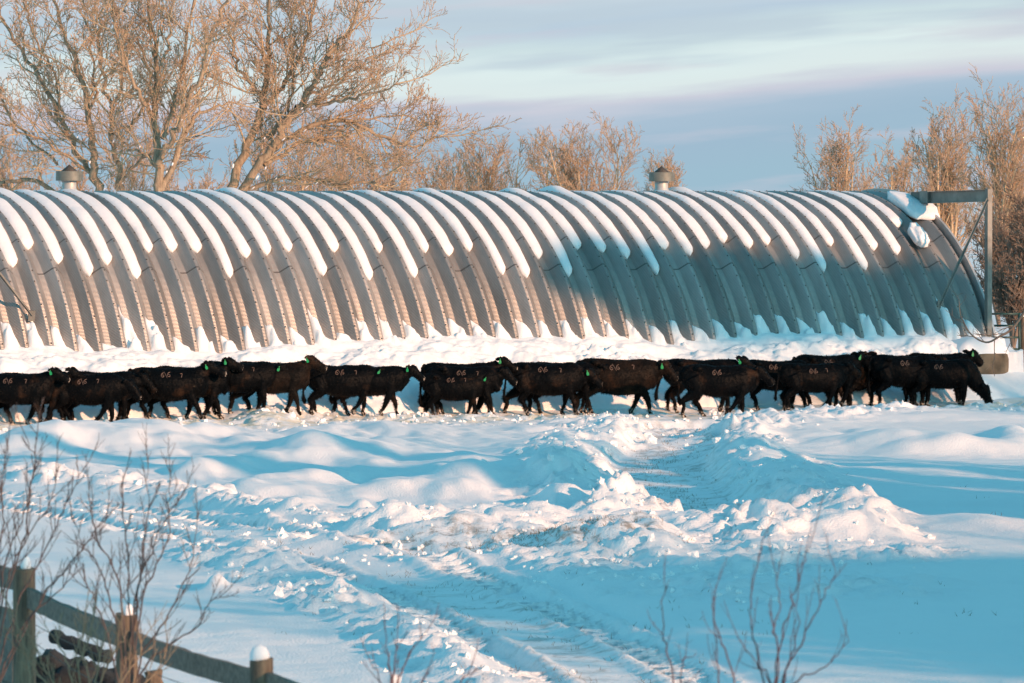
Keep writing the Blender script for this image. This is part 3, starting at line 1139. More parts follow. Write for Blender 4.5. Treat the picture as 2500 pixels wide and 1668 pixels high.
def roof_snow():
    n = len(ENDS)
    vis = list(range(2, 42))
    for i in range(2, n):
        t = T0 - PIT * (i + .5)
        # end row -> height on the surface
        z = 4.0
        for _ in range(6):
            ph = math.acos((z - ZCEN) / RR)
            x, y = hut_xy(t, RR * math.sin(ph))
            z = HC - (ENDS[i] - HOR) * y / F
        ln = 'short' if ENDS[i] < 606 else ('long' if ENDS[i] > 640 else 'medium')
        if i <= 22:
            lb = f'{ln} snow strip in a roof valley of the hut, {ORD[i - 1]} from the right end of the roof'
        else:
            lb = f'{ln} snow strip in a roof valley of the hut, {ORD[max(1, 42 - i)]} from the left edge of the photo' if i < 42 else \
                'snow strip in a roof valley of the hut cut by the left edge of the photo' if i == 42 else 'snow strip on the hut roof just past the left edge of the photo'
        strip(t, z, i, lb, lump=.10 if i in (9, 15, 17, 21, 30, 37, 40) else 0.0)
    # broken pieces at the right end
    strip(T0 - PIT * 1.5, 4.25, 1, 'short snow strip breaking up at the right end of the hut roof', wend=.42)

    def chunk(t0, ph, lt, lp, th, label, seed):
        rng = np.random.RandomState(seed)
        nu, nv = 18, 28
        V = []
        for a in range(nu + 1):
            pa = math.pi * a / nu
            for b in range(nv):
                pb = 2 * math.pi * b / nv
                sx = math.sin(pa) * math.cos(pb)
                sy = math.sin(pa) * math.sin(pb)
                sz = math.cos(pa)
                f = lambda v: math.copysign(abs(v) ** .65, v)
                nn = 1 + .35 * vnoise(np.array([sx * 1.6 + seed]), np.array([sy * 1.6 + sz]), seed)[0] + .15 * vnoise(np.array([sx * 5 + seed]), np.array([sy * 5]), seed)[0]
                r = RR - .12 + th * (f(sz) * .5 + .5) * nn
                V.append((t0 + lt * f(sx) * nn, -r * math.sin(ph + lp * f(sy) * nn), ZCEN + r * math.cos(ph + lp * f(sy) * nn)))
        Q = []
        for a in range(nu):
            for b in range(nv):
                Q.append((a * nv + b, (a + 1) * nv + b, (a + 1) * nv + (b + 1) % nv, a * nv + (b + 1) % nv))
        link('roof_snow', mesh_np('roof_snow', V, np.array(Q), [M_snow]), None, (HO.x, HO.y, 0), TH, label=label, cat='snow lump',
             group='broken snow lumps on the right end of the roof')
    chunk(-.93, .625, .21, .062, .30, 'lower broken snow lump on the right end of the hut roof', 4)
    chunk(-.22, .336, .42, .14, .26, 'big overhanging snow lump by the rail beam at the right end of the roof', 9)


roof_snow()
#PART2

# ------------------------------------------------------------------ cattle
def loft(rings, k=16):
    """rings: list of (center, a-vector, b-vector)"""
    V = []
    for c, a, b in rings:
        c, a, b = map(np.array, (c, a, b))
        for i in range(k):
            t = 2 * math.pi * i / k
            V.append(c + a * math.cos(t) + b * math.sin(t))
    Q = []
    for l in range(len(rings) - 1):
        for i in range(k):
            Q.append((l * k + i, l * k + (i + 1) % k, (l + 1) * k + (i + 1) % k, (l + 1) * k + i))
    n = len(V)
    V.append(np.array(rings[0][0]))
    V.append(np.array(rings[-1][0]))
    T = []
    for i in range(k):
        T.append((n, (i + 1) % k, i))
        T.append((n + 1, (len(rings) - 1) * k + i, (len(rings) - 1) * k + (i + 1) % k))
    return V, Q, T


def limb(mb, pts, rads, k=10, sub=3):
    P = smoothpts(pts, sub)
    R = [float(q[0]) for q in smoothpts([(r, 0, 0) for r in rads], sub)]
    mb.tube(P, np.maximum(R, .015), k)


def make_cow(name, seed, phase, head, rough=1.0, tail=0.0, neckturn=0.0, fat=1.0):
    """body mesh heading +X, rump at x=0, feet at z=0. head: (poll x, poll z, muzzle x, muzzle z)"""
    rng = np.random.RandomState(seed)
    mb = MB()
    # trunk
    prof = [  # x, top, bottom, half width
        (-.015, 1.02, .86, .07), (.02, 1.12, .78, .13), (.09, 1.18, .70, .19), (.22, 1.215, .62, .235), (.38, 1.215, .53, .265), (.55, 1.20, .47, .30),
        (.75, 1.185, .435, .33), (.95, 1.18, .425, .335), (1.12, 1.185, .44, .31), (1.28, 1.20, .47, .275), (1.42, 1.20, .50, .25), (1.54, 1.17, .56, .215), (1.63, 1.08, .66, .16), (1.67, .98, .78, .08)]
    rings = []
    for x, t, b, h in prof:
        b = t - (t - b) * fat if x > .3 else b
        rings.append(((x, 0, (t + b) / 2), (0, h, 0), (0, 0, (t - b) / 2)))
    # denser rings
    arr = [np.concatenate([np.array(q) for q in r]) for r in rings]
    arr = smoothpts(arr, 3)
    rings = []
    for a in arr:
        rings.append((a[:3], a[3:6], a[6:9]))
    V, Q, T = loft(rings, 20)
    V = np.array(V)
    # flatten the sides a little toward the spine (dewy wedge shape)
    zc = V[:, 2]
    V[:, 1] *= 1 - .25 * sst(zc, .95, 1.25)
    mb.add(V, Q, T)
    # hook and pin bones
    for sy in (-1, 1):
        limb(mb, [(.30, .17 * sy, 1.12), (.36, .20 * sy, 1.12), (.44, .19 * sy, 1.10)], [.05, .075, .05])
        limb(mb, [(.0, .07 * sy, 1.02), (.05, .10 * sy, 1.04), (.12, .11 * sy, 1.03)], [.04, .06, .05])
    px, pz, mx, mz = head
    ty = neckturn
    # neck
    nb = np.array([1.42, 0, .90])
    ne = np.array([px - .06, ty * .5, pz - .11])
    rr = []
    for s in np.linspace(0, 1, 7):
        c = nb * (1 - s) + ne * s
        c[2] += .03 * math.sin(s * math.pi)
        d = (ne - nb) / np.linalg.norm(ne - nb)
        up = np.array([-d[2], 0, d[0]])
        rr.append((c, (0, .20 * (1 - s) + .105 * s, 0), up * (.31 * (1 - s) ** 1.3 + .135 * (1 - (1 - s) ** 1.3))))
    V, Q, T = loft(rr, 16)
    mb.add(V, Q, T)
    # dewlap
    limb(mb, [(1.55, 0, .62), (1.66, 0, .74), (px - .06, ty * .4, pz - .26)], [.07, .055, .05], 8)
    # head
    A = np.array([px, ty * .6, pz])
    B = np.array([mx, ty * 1.0, mz])
    d = (B - A)
    hl = np.linalg.norm(d)
    d = d / hl
    up = np.array([-d[2], 0, d[0]])
    if up[2] < 0 and abs(d[2]) < .95:
        up = -up
    side = np.cross(d, up)
    prof = [(-.09, .03, .06, .05), (-.03, .0, .105, .10), (.06, -.015, .125, .115), (.16, -.02, .125, .11), (.27, -.015, .115, .10), (.45, -.01, .092, .078), (.65, -.012, .082, .070),
            (.82, -.015, .083, .074), (.94, -.02, .082, .076), (1.02, -.025, .066, .06), (1.05, -.03, .03, .03)]
    hr = []
    for s, o, hz, hy in prof:
        hr.append((A + d * hl * s + up * (o - .03), side * hy * 1.1, up * hz * 1.13))
    arr = smoothpts([np.concatenate(r) for r in hr], 2)
    V, Q, T = loft([(a[:3], a[3:6], a[6:9]) for a in arr], 14)
    mb.add(V, Q, T)
    # jaw
    limb(mb, [A + d * hl * .12 - up * .10, A + d * hl * .5 - up * .095, A + d * hl * .88 - up * .07], [.06, .045, .035], 8)
    # ears
    earbase = A + d * hl * .02 - up * .01
    for sy in (-1, 1):
        out = side * sy
        if out[1] * sy < 0:
            out = -out
        e0 = earbase + out * .07
        droop = rng.uniform(-.3, .25)
        e2 = earbase + out * .19 + np.array([-.13, 0, .03 + droop * .12])
        e1 = (e0 + e2) / 2 + np.array([0, 0, .015])
        rings = []
        for s, wd in ((0, .028), (.25, .05), (.55, .062), (.8, .048), (1.0, .02)):
            c = e0 * (1 - s) + e2 * s + np.array([0, 0, .02 * math.sin(s * math.pi)])
            rings.append((c, np.array([.25, 0, .95]) * wd, np.array([.7, out[1] * .5, 0]) * .022))
        V, Q, T = loft(rings, 10)
        mb.add(V, Q, T)
        if sy == -1:
            ear_tip = e0 * .35 + e2 * .65
    # legs  (phase: list of 4 (dx, lift) : front near, front far, hind near, hind far); near = -y
    for i, (dx, lift) in enumerate(phase):
        sy = -1 if i % 2 == 0 else 1
        if i < 2:
            y0 = .145 * sy
            fx = 1.34 + dx
            bend = max(0, -dx) * .25 + lift * .9
            kx = 1.36 + dx * .52 + lift * .5
            pts = [(1.36, y0 * .9, .80), (1.34, y0, .60), (kx - .0, y0, .345 + lift * .35), ((kx + fx) / 2 - .3 * bend * .2, y0, .20 + lift * .6), (fx - .02, y0, .10 + lift), (fx + .02, y0, .055 + lift), (fx + .045, y0, .02 + lift)]
            rad = [.15, .105, .057, .044, .042, .047, .052]
        else:
            y0 = .15 * sy
            fx = .20 + dx
            hx = .13 + dx * .62 - lift * .25
            pts = [(.24, y0 * .8, .92), (.33, y0, .68), (.30 + dx * .35, y0 * .95, .56), (hx, y0 * .9, .40 + lift * .3), (hx + .03 + (fx - hx) * .3, y0 * .9, .30 + lift * .5), (fx - .01, y0 * .9, .11 + lift), (fx + .02, y0 * .9, .06 + lift), (fx + .05, y0 * .9, .02 + lift)]
            rad = [.20, .18, .118, .060, .047, .043, .048, .053]
        limb(mb, pts, rad, 10, 3)
    # tail
    sw = tail
    limb(mb, [(.04, 0, 1.17), (-.03, -.01, 1.10), (-.055, -.02, .95), (-.06 - sw * .4, -.03, .72), (-.07 - sw, -.04, .52), (-.05 - sw * 1.4, -.04, .38), (-.03 - sw * 1.8, -.04, .30)],
         [.035, .033, .028, .026, .034, .046, .018], 8, 3)
    me0 = mb.mesh('tmp', [], False)
    ob = bpy.data.objects.new('tmp', me0)
    C.objects.link(ob)
    m1 = ob.modifiers.new('r', 'REMESH')
    m1.mode = 'VOXEL'
    m1.voxel_size = .019
    m2 = ob.modifiers.new('s', 'SMOOTH')
    m2.iterations = 5
    m2.factor = .5
    dg = bpy.context.evaluated_depsgraph_get()
    me = bpy.data.meshes.new_from_object(ob.evaluated_get(dg))
    bpy.data.objects.remove(ob)
    bpy.data.meshes.remove(me0)
    nv = len(me.vertices)
    co = np.empty(nv * 3)
    me.vertices.foreach_get('co', co)
    co = co.reshape(-1, 3)
    no = np.empty(nv * 3, np.float32)
    me.vertices.foreach_get('normal', no)
    no = no.reshape(-1, 3)
    s1 = seed * 3.7
    big = vnoise(co[:, 0] * 6 + s1, co[:, 2] * 6 + co[:, 1] * 3, 3) * .018
    fur = vnoise(co[:, 0] * 34 + s1, co[:, 2] * 22 + co[:, 1] * 25, 5) * .010 + vnoise(co[:, 0] * 60 + s1, co[:, 2] * 50 + co[:, 1] * 50, 6) * .007
    co = co + no * (big + fur)[:, None]
    # fur tufts
    lo = np.empty(len(me.polygons) * 4, np.int32)
    q = [list(p.vertices) for p in me.polygons]
    faces4 = np.array([f for f in q if len(f) == 4], int)
    faces3 = np.array([f for f in q if len(f) == 3], int)
    nt_ = 7000
    idx = rng.randint(0, nv, nt_)
    p = co[idx]
    n_ = no[idx]
    keep = (p[:, 2] > .10)
    p, n_ = p[keep], n_[keep]
    nt_ = len(p)
    flow = np.tile(np.array([-.8, 0, -.5]), (nt_, 1))
    flow[p[:, 0] > 1.75] = (-.5, 0, -.6)
    ln = rng.uniform(.018, .042, nt_) * (1 + .5 * (p[:, 2] < .6))
    dr = n_ * .75 + flow * .6 + rng.normal(0, .25, (nt_, 3))
    dr /= np.linalg.norm(dr, axis=1)[:, None]
    sd_ = np.cross(dr, n_ + 1e-3)
    sd_ /= np.linalg.norm(sd_, axis=1)[:, None] + 1e-9
    wd = .007
    a = p - sd_ * wd - n_ * .004
    b = p + sd_ * wd - n_ * .004
    c = p + dr * ln[:, None]
    tv = np.stack([a, b, c], 1).reshape(-1, 3)
    tf = np.arange(nt_ * 3).reshape(-1, 3) + nv
    allv = np.concatenate([co, tv])
    fl = [faces4]
    f3 = tf if len(faces3) == 0 else np.concatenate([faces3, tf])
    fl.append(f3)
    me2 = mesh_np(name, allv, fl, [M_cow], True)
    sn = sst(allv[:, 2], .22, .04) * .9
    muz = np.linalg.norm(allv - (B - up * .03)[None, :], axis=1)
    sn = np.maximum(sn, .95 * sst(muz, .085, .05) * (allv[:, 0] > mx - .02))
    at = me2.attributes.new('snowy', 'FLOAT', 'POINT')
    at.data.foreach_set('value', sn[:len(me2.vertices)].astype(np.float32))
    bpy.data.meshes.remove(me)
    bvh = BVHTree.FromPolygons([Vector(v) for v in co], q)
    return me2, bvh, dict(A=A, B=B, d=d, up=up, hl=hl, ear=np.array(ear_tip), eye=A + d * hl * .30 + up * .02)


def stroke(bvh, pts, w_, mb):
    """ribbon on the near (-y) flank"""
    P = smoothpts(pts, 3)
    pts3 = []
    for (x, z) in [(q[0], q[1]) for q in P]:
        hit = bvh.ray_cast(Vector((x, -2, z)), Vector((0, 1, 0)))
        if hit[0] is None:
            return
        pts3.append(np.array(hit[0]) + np.array([0, -.014, 0]))
    pts3 = np.array(pts3)
    T = np.gradient(pts3, axis=0)
    T[:, 1] = 0
    T /= np.linalg.norm(T, axis=1)[:, None] + 1e-9
    S = np.stack([-T[:, 2], T[:, 1] * 0, T[:, 0]], 1) * w_ / 2
    V = []
    n = len(pts3)
    for i in range(n):
        f = 1.0 if 0 < i < n - 1 else .5
        V += [pts3[i] - S[i] * f, pts3[i] + S[i] * f, pts3[i] + S[i] * f + (0, .02, 0), pts3[i] - S[i] * f + (0, .02, 0)]
    Q = []
    for i in range(n - 1):
        for j in range(4):
            Q.append((i * 4 + j, i * 4 + (j + 1) % 4, i * 4 + 4 + (j + 1) % 4, i * 4 + 4 + j))
    mb.add(V, Q)


def glyph6(cx, cz, s, mir=False):
    g = [(.30, .50), (-.05, .35), (-.30, .0), (-.22, -.38), (.08, -.48), (.30, -.25), (.12, .0), (-.10, -.06)]
    if mir:
        g = [(x, z) for x, z in g]
    return [(cx + x * s, cz + z * s) for x, z in g]


def glyph7(cx, cz, s):
    return [[(cx - .28 * s, cz + .42 * s), (cx + .0 * s, cz + .46 * s), (cx + .24 * s, cz + .42 * s)],
            [(cx + .24 * s, cz + .42 * s), (cx + .12 * s, cz + .0 * s), (cx + .02 * s, cz - .48 * s)]]


WALK = {
    'a': [(.16, 0), (-.20, .0), (-.24, 0), (.14, 0)],
    'b': [(-.20, 0), (.18, 0), (.14, 0), (-.22, 0)],
    'c': [(-.26, .05), (.05, 0), (-.06, 0), (.02, .02)],
    'd': [(.02, 0), (-.12, .0), (.06, 0), (-.10, 0)],
    'e': [(.20, .0), (-.08, 0), (.16, 0), (-.24, 0)],
    's': [(.0, 0), (.07, 0), (.0, 0), (-.09, 0)],
    'l': [(-.30, .03), (.02, 0), (-.20, 0), (.26, 0)],
}
HEADS = {
    'mid': (1.80, 1.10, 2.08, .80), 'low': (1.80, 1.01, 2.08, .68), 'high': (1.76, 1.27, 2.10, 1.06), 'fwd': (1.84, 1.15, 2.16, .93),
    'up': (1.70, 1.32, 1.99, 1.16), 'graze': (1.90, .52, 2.03, .09), 'away': (1.70, 1.20, 1.98, 1.0),
}
# rump px, feet py, back height px, yaw deg, walk, head, brown, brand, tag, tail, label
COWS = [
    (-58, 1026, 130, 3, 'a', 'high', 0, 1, 1, 0.0, 'black heifer cut off by the left edge, head raised, green tag'),
    (119, 1034, 131, 3, 'l', 'low', 0, 1, 0, .06, 'black heifer nearest the left edge seen whole, head low behind the next rump'),
    (-12, 1018, 128, 4, 'b', 'high', 0, 0, 0, 0, 'black heifer behind the one cut off by the left edge, its back line showing'),
    (150, 1022, 132, 4, 'd', 'mid', 0, 0, 0, 0, 'black heifer just behind the leftmost whole one, back line above it'),
    (316, 1026, 133, 3, 'e', 'high', 0, 1, 1, 0.02, 'black heifer with a clear brand and seven, third in the near row from left'),
    (370, 1019, 133, 4, 'b', 'up', 0, 0, 1, 0, 'black heifer in the far row, its green tagged head held highest, left part'),
    (493, 1018, 130, 3, 'd', 'mid', 0, 1, 1, .04, 'black heifer with green tag, fourth in the near row from the left'),
    (570, 1013, 130, 4, 'a', 'high', 1, 0, 1, 0, 'rusty black heifer in the far row, raised tagged head, left of centre'),
    (747, 1013, 126, 3, 'c', 'mid', 0, 1, 1, .0, 'black heifer with wet muzzle and green tag, just left of the gap in the herd'),
    (814, 1009, 124, 4, 'b', 'fwd', 0, 0, 1, 0, 'black heifer whose head juts into the gap near the centre, tag at its ear'),
    (1031, 1011, 109, 3, 'd', 'mid', 0, 1, 1, 0, 'smallest black heifer, in front of two others just right of the gap'),
    (1046, 1007, 125, 4, 'a', 'mid', 0, 1, 0, 0, 'black heifer between the smallest one in front and a taller one behind'),
    (1034, 1001, 132, 4, 'b', 'high', 0, 0, 1, 0, 'tall black heifer at the back of the cluster of three right of the gap'),
    (1241, 1011, 132, 3, 'e', 'low', 0, 1, 1, .03, 'black heifer with matted hay on its thigh and lowered head, right of centre'),
    (1285, 1001, 129, 4, 'd', 'mid', 0, 0, 0, 0, 'dark heifer hidden behind the hay matted one, only its back line showing'),
    (1410, 1010, 141, 3, 'a', 'mid', 1, 1, 1, .0, 'rusty brown black heifer striding with wide legs, clear brand and seven'),
    (1620, 1002, 134, 5, 'd', 'away', 0, 0, 1, .08, 'black heifer with swinging tail, behind the frosted muzzle heifer'),
    (1664, 1018, 131, 2, 'l', 'mid', 0, 2, 0, .0, 'black heifer with pale frosted muzzle and lifted front leg, nearest of the right half'),
    (1810, 1000, 124, 6, 'e', 'low', 0, 2, 0, 0, 'black heifer ahead of the frosted muzzle heifer, brand high on its back'),
    (1905, 1006, 121, 22, 'c', 'fwd', 0, 1, 0, .06, 'black heifer turned slightly away, tail swinging, near row right part'),
    (1938, 996, 134, 30, 'b', 'away', 0, 2, 1, 0, 'black heifer turned away with both ears up, behind the near row at right'),
    (2052, 993, 133, 58, 'd', 'away', 1, 0, 0, 0, 'rusty brown heifer walking away from the camera at the right'),
    (2126, 991, 131, 30, 's', 'mid', 0, 2, 0, 0, 'black heifer half hidden behind the rear of the grazing one'),
    (2212, 982, 131, 22, 's', 'away', 0, 2, 1, 0, 'black heifer at the back right with a big green tag hanging from its ear'),
    (2216, 991, 121, 4, 's', 'graze', 0, 2, 0, 0, 'black heifer at the right end of the herd, grazing with its muzzle in snow'),
]


def build_cows():
    for ci, (rx, fy, hp, yaw, wk, hd, brown, brand, tg, tail, label) in enumerate(COWS):
        rng = np.random.RandomState(900 + ci)
        head = list(HEADS[hd])
        head[0] += rng.uniform(-.03, .03)
        head[2] += rng.uniform(-.02, .03)
        head[3] += rng.uniform(-.03, .03)
        ph = [(dx + rng.uniform(-.04, .04), l) for dx, l in WALK[wk]]
        me, bvh, inf = make_cow('body', ci + 1, ph, head, tail=tail, fat=rng.uniform(.89, .99))
        # distance from the row of the feet on the trail
        D = F * (HC + .08) / (fy - HOR)
        x0 = (rx - 1250) * D / F
        t, n = hut_tn(x0, D)
        t2, n2 = hut_tn(x0 + 1.5, D)
        if n < 8.45:
            D -= (8.45 - n) * .95
            x0 = (rx - 1250) * D / F
        k = F / D
        sc_ = hp / k / 1.195
        z0 = float(np.mean(ground_z(np.array([x0 + .2, x0 + 1.3]), np.array([D, D]), True))) - .035
        root = link('heifer', None, None, (x0, D, z0), math.radians(yaw + rng.uniform(-8, 8)), label=label, cat='cow', group='black heifers filing past the hut')
        root.scale = (sc_, sc_, sc_)
        bo = link('body', me, root)
        if brown:
            bo.material_slots[0].link = 'OBJECT'
            bo.material_slots[0].material = M_cowbrown
        # eye
        mb = MB()
        for sy in (-1, 1):
            e = inf['eye'] + np.array([0, .105 * sy, 0])
            hit = bvh.ray_cast(Vector((e[0], sy * 1.5, e[2])), Vector((0, -sy, 0)))
            if hit[0] is not None:
                mb = MB()
                c = np.array(hit[0])
                mb.lathe([(.0, -.018), (.012, -.013), (.018, 0), (.012, .013), (.0, .018)], c, 8)
                link('eye', mb.mesh('eye', [M_eye], True), root)
        if brand:
            mb = MB()
            cx, cz = .76 + rng.uniform(-.05, .05), 1.03 + rng.uniform(-.015, .02)
            s = .098
            stroke(bvh, glyph6(cx - .068, cz, s), .013, mb)
            stroke(bvh, glyph6(cx + .068, cz + .01, s), .013, mb)
            stroke(bvh, [(cx - .04, cz + .075), (cx, cz), (cx + .035, cz - .07)], .012, mb)
            if mb.n:
                link('flank_brand', mb.mesh('flank_brand', [M_brand], False), root)
            if brand == 1:
                mb = MB()
                for st in glyph7(1.13, 1.03, .095):
                    stroke(bvh, st, .013, mb)
                if mb.n:
                    link('rib_brand', mb.mesh('rib_brand', [M_brand], False), root)
        if tg:
            mb = MB()
            e = inf['ear']
            ta = rng.uniform(-.5, .5)
            out = [(0, .0), (.012, -.02), (.028, -.05), (.030, -.085), (.017, -.105), (-.017, -.105), (-.030, -.085), (-.028, -.05), (-.012, -.02)]
            out = [(a_ * math.cos(ta) - b_ * math.sin(ta), a_ * math.sin(ta) + b_ * math.cos(ta)) for a_, b_ in out]
            V = [(e[0] + x, e[1] - .035, e[2] + z) for x, z in out] + [(e[0] + x, e[1] - .026, e[2] + z) for x, z in out]
            m_ = len(out)
            V += [(e[0], e[1] - .036, e[2] - .06), (e[0], e[1] - .025, e[2] - .06)]
            Q = [(a, a + m_, (a + 1) % m_ + m_, (a + 1) % m_) for a in range(m_)]
            T = [(2 * m_, a, (a + 1) % m_) for a in range(m_)] + [(2 * m_ + 1, (a + 1) % m_ + m_, a + m_) for a in range(m_)]
            mb.add(V, Q, T)
            mb.lathe([(0, -.01), (.012, -.008), (.014, .0), (.012, .008), (0, .01)], (e[0], e[1] - .03, e[2] + .002), 8)
            link('ear_tag', mb.mesh('ear_tag', [M_tag], False), root)


build_cows()

# ------------------------------------------------------------------ bare trees


def grow(rng, P, D, LEN, R, levels, up=.12, wander=.16):
    """P,D (n,3), LEN,R (n,). levels: list of dicts. returns list of (P0,P1,R0,R1) per level"""
    out = []
    for li, lv in enumerate(levels):
        ns = lv['n']
        n = len(P)
        p = P.copy()
        d = D / np.linalg.norm(D, axis=1)[:, None]
        sl = (LEN / ns)[:, None]
        S0, S1, A0, A1 = [], [], [], []
        nodes = [p.copy()]
        dirs = [d.copy()]
        rr = [R.copy()]
        r = R.copy()
        endf = lv.get('end', .3)
        for s in range(ns):
            d = d + rng.normal(0, lv.get('w', wander), (n, 3)) + np.array([0, 0, lv.get('up', up)])
            d /= np.linalg.norm(d, axis=1)[:, None]
            p2 = p + d * sl
            r2 = R * (1 - (1 - endf) * (s + 1) / ns)
            S0.append(p)
            S1.append(p2)
            A0.append(r)
            A1.append(r2)
            p, r = p2, r2
            nodes.append(p)
            dirs.append(d.copy())
            rr.append(r)
        out.append((np.concatenate(S0), np.concatenate(S1), np.concatenate(A0), np.concatenate(A1)))
        if li == len(levels) - 1:
            break
        nx = levels[li + 1]
        m = nx['k']
        NP, ND, NL, NR = [], [], [], []
        nodes = np.stack(nodes)
        dirs = np.stack(dirs)
        rr = np.stack(rr)
        for j in range(m):
            lo = nx.get('from', .25)
            f = lo + (1 - lo) * (j + rng.uniform(0, 1, n)) / m
            fi = f * ns
            i0 = np.minimum(fi.astype(int), ns - 1)
            ft = (fi - i0)[:, None]
            ar = np.arange(n)
            bp = nodes[i0, ar] * (1 - ft) + nodes[i0 + 1, ar] * ft
            bd = dirs[np.minimum(i0 + 1, ns), ar]
            br = rr[i0, ar] * (1 - ft[:, 0]) + rr[i0 + 1, ar] * ft[:, 0]
            rv = rng.normal(0, 1, (n, 3))
            rv -= (rv * bd).sum(1)[:, None] * bd
            rv /= np.linalg.norm(rv, axis=1)[:, None]
            ang = rng.uniform(*nx.get('ang', (.45, .95)), n)[:, None]
            nd = bd * np.cos(ang) + rv * np.sin(ang)
            NP.append(bp)
            ND.append(nd)
            NL.append(LEN * nx['len'] * rng.uniform(.6, 1.25, n) * (1.15 - .5 * f))
            NR.append(np.minimum(br * nx.get('rf', .55) * rng.uniform(.7, 1.1, n), br))
        P, D, LEN, R = np.concatenate(NP), np.concatenate(ND), np.concatenate(NL), np.concatenate(NR)
        R = np.maximum(R, nx.get('rmin', .004))
    return out


def tree_object(name, base, parts, k=(8, 6, 3), mats=None, **t):
    root = link(name, None, None, base, 0, **t)
    for nm, segs, kk, m in parts:
        P0, P1, R0, R1 = segs
        b = np.array(base)
        link(nm, segs_mesh(nm, P0 - b, P1 - b, R0, R1, kk, m), root)
    return root


def cat(levels):
    return tuple(np.concatenate([l[i] for l in levels]) for i in range(4))


def limbs_from(rng, D0, paths, scale=2.136):
    """paths traced as pixels (crop coordinates) with (start radius, end radius, depth drift)"""
    P0, P1, R0, R1 = [], [], [], []
    seeds = []
    for pts, ra, rb, dz in paths:
        n = len(pts)
        W3 = []
        for i, (px, py) in enumerate(pts):
            W3.append(W(px / scale, py / scale, D0 + dz[0] + (dz[1] - dz[0]) * i / (n - 1)))
        Q = np.array(smoothpts(W3, 5))
        Q[1:] += rng.normal(0, .05, Q[1:].shape)
        m = len(Q)
        rad = np.linspace(ra * .82, rb * .8, m)
        P0.append(Q[:-1])
        P1.append(Q[1:])
        R0.append(rad[:-1])
        R1.append(rad[1:])
        seeds.append((Q, rad))
    return (np.concatenate(P0), np.concatenate(P1), np.concatenate(R0), np.concatenate(R1)), seeds


def branch_off(rng, seeds, dens, ang=(.5, 1.1), ln=(1.2, 2.6), lo=.1):
    P, D, Ln, R = [], [], [], []
    for Q, rad in seeds:
        T = np.gradient(Q, axis=0)
        T /= np.linalg.norm(T, axis=1)[:, None]
        tot = np.linalg.norm(np.diff(Q, axis=0), axis=1).sum()
        n = max(3, int(tot * dens))
        for i in range(n):
            f = lo + (1 - lo) * (i + rng.rand()) / n
            x = f * (len(Q) - 1)
            a = min(int(x), len(Q) - 2)
            ft = x - a
            bp = Q[a] * (1 - ft) + Q[a + 1] * ft
            bd = T[a]
            rv = rng.normal(0, 1, 3)
            rv -= rv.dot(bd) * bd
            rv /= np.linalg.norm(rv)
            an = rng.uniform(*ang)
            P.append(bp)
            D.append(bd * math.cos(an) + rv * math.sin(an))
            Ln.append(rng.uniform(*ln) * (1.15 - .55 * f))
            R.append(min(rad[a] * .6, rng.uniform(.018, .04)))
        P.append(Q[-1])
        D.append(T[-1])
        Ln.append(ln[1] * .8)
        R.append(rad[-1])
    return np.array(P), np.array(D), np.array(Ln), np.array(R)


SUBLV = [dict(n=6, end=.4, up=.07, w=.15), dict(n=5, k=9, len=.52, ang=(.45, 1.0), rf=.6, up=.08, w=.18, rmin=.010, end=.55, **{'from': .15}),
         dict(n=3, k=6, len=.44, ang=(.4, 1.0), rf=.7, up=.10, w=.2, rmin=.0085, end=.8, **{'from': .2})]


def bud_segs(rng, last, frac=.8):
    P0, P1, R0, R1 = last
    n = len(P0)
    # the tips are the last third of the arrays of that level
    idx = np.arange(n * 2 // 3, n)
    idx = idx[rng.rand(len(idx)) < frac]
    d = P1[idx] - P0[idx]
    d /= np.linalg.norm(d, axis=1)[:, None] + 1e-9
    a = P1[idx]
    b = a + d * rng.uniform(.05, .10, len(idx))[:, None]
    return a, b, np.full(len(idx), .014), np.full(len(idx), .009)


def big_tree(seed, D0, base_px, paths, label, dens=1.5, lnr=(1.2, 2.7)):
    rng = np.random.RandomState(seed)
    tr, seeds = limbs_from(rng, D0, paths)
    x, y, _ = W(base_px / 2.136, HOR, D0)
    z0 = .45
    # bole from the ground to the lowest limb starts
    b0 = np.array([x, y, z0])
    P0, P1, R0, R1 = [], [], [], []
    for Q, rad in seeds:
        if Q[0][2] < HC + .25:
            S = np.array(smoothpts([b0, b0 * .4 + Q[0] * .6 + np.array([0, 0, -.1]), Q[0]], 5))
            r = np.linspace(max(.20, rad[0] * 1.25), rad[0], len(S))
            P0.append(S[:-1]); P1.append(S[1:]); R0.append(r[:-1]); R1.append(r[1:])
    bole = tuple(np.concatenate(v) for v in (P0, P1, R0, R1))
    bole_all = cat([bole, tr])
    lv = grow(rng, *branch_off(rng, seeds, dens * 1.4, ln=lnr), SUBLV)
    bd = bud_segs(rng, lv[-1])
    twigs = cat([lv[2], bd])
    tree_object('bare_tree', tuple(b0), [('trunk', bole_all, 9, M_bark), ('branches', cat([lv[0], lv[1]]), 4, M_branch), ('twigs', twigs, 3, M_twig)], label=label, cat='tree', group='bare cottonwoods behind the hut')


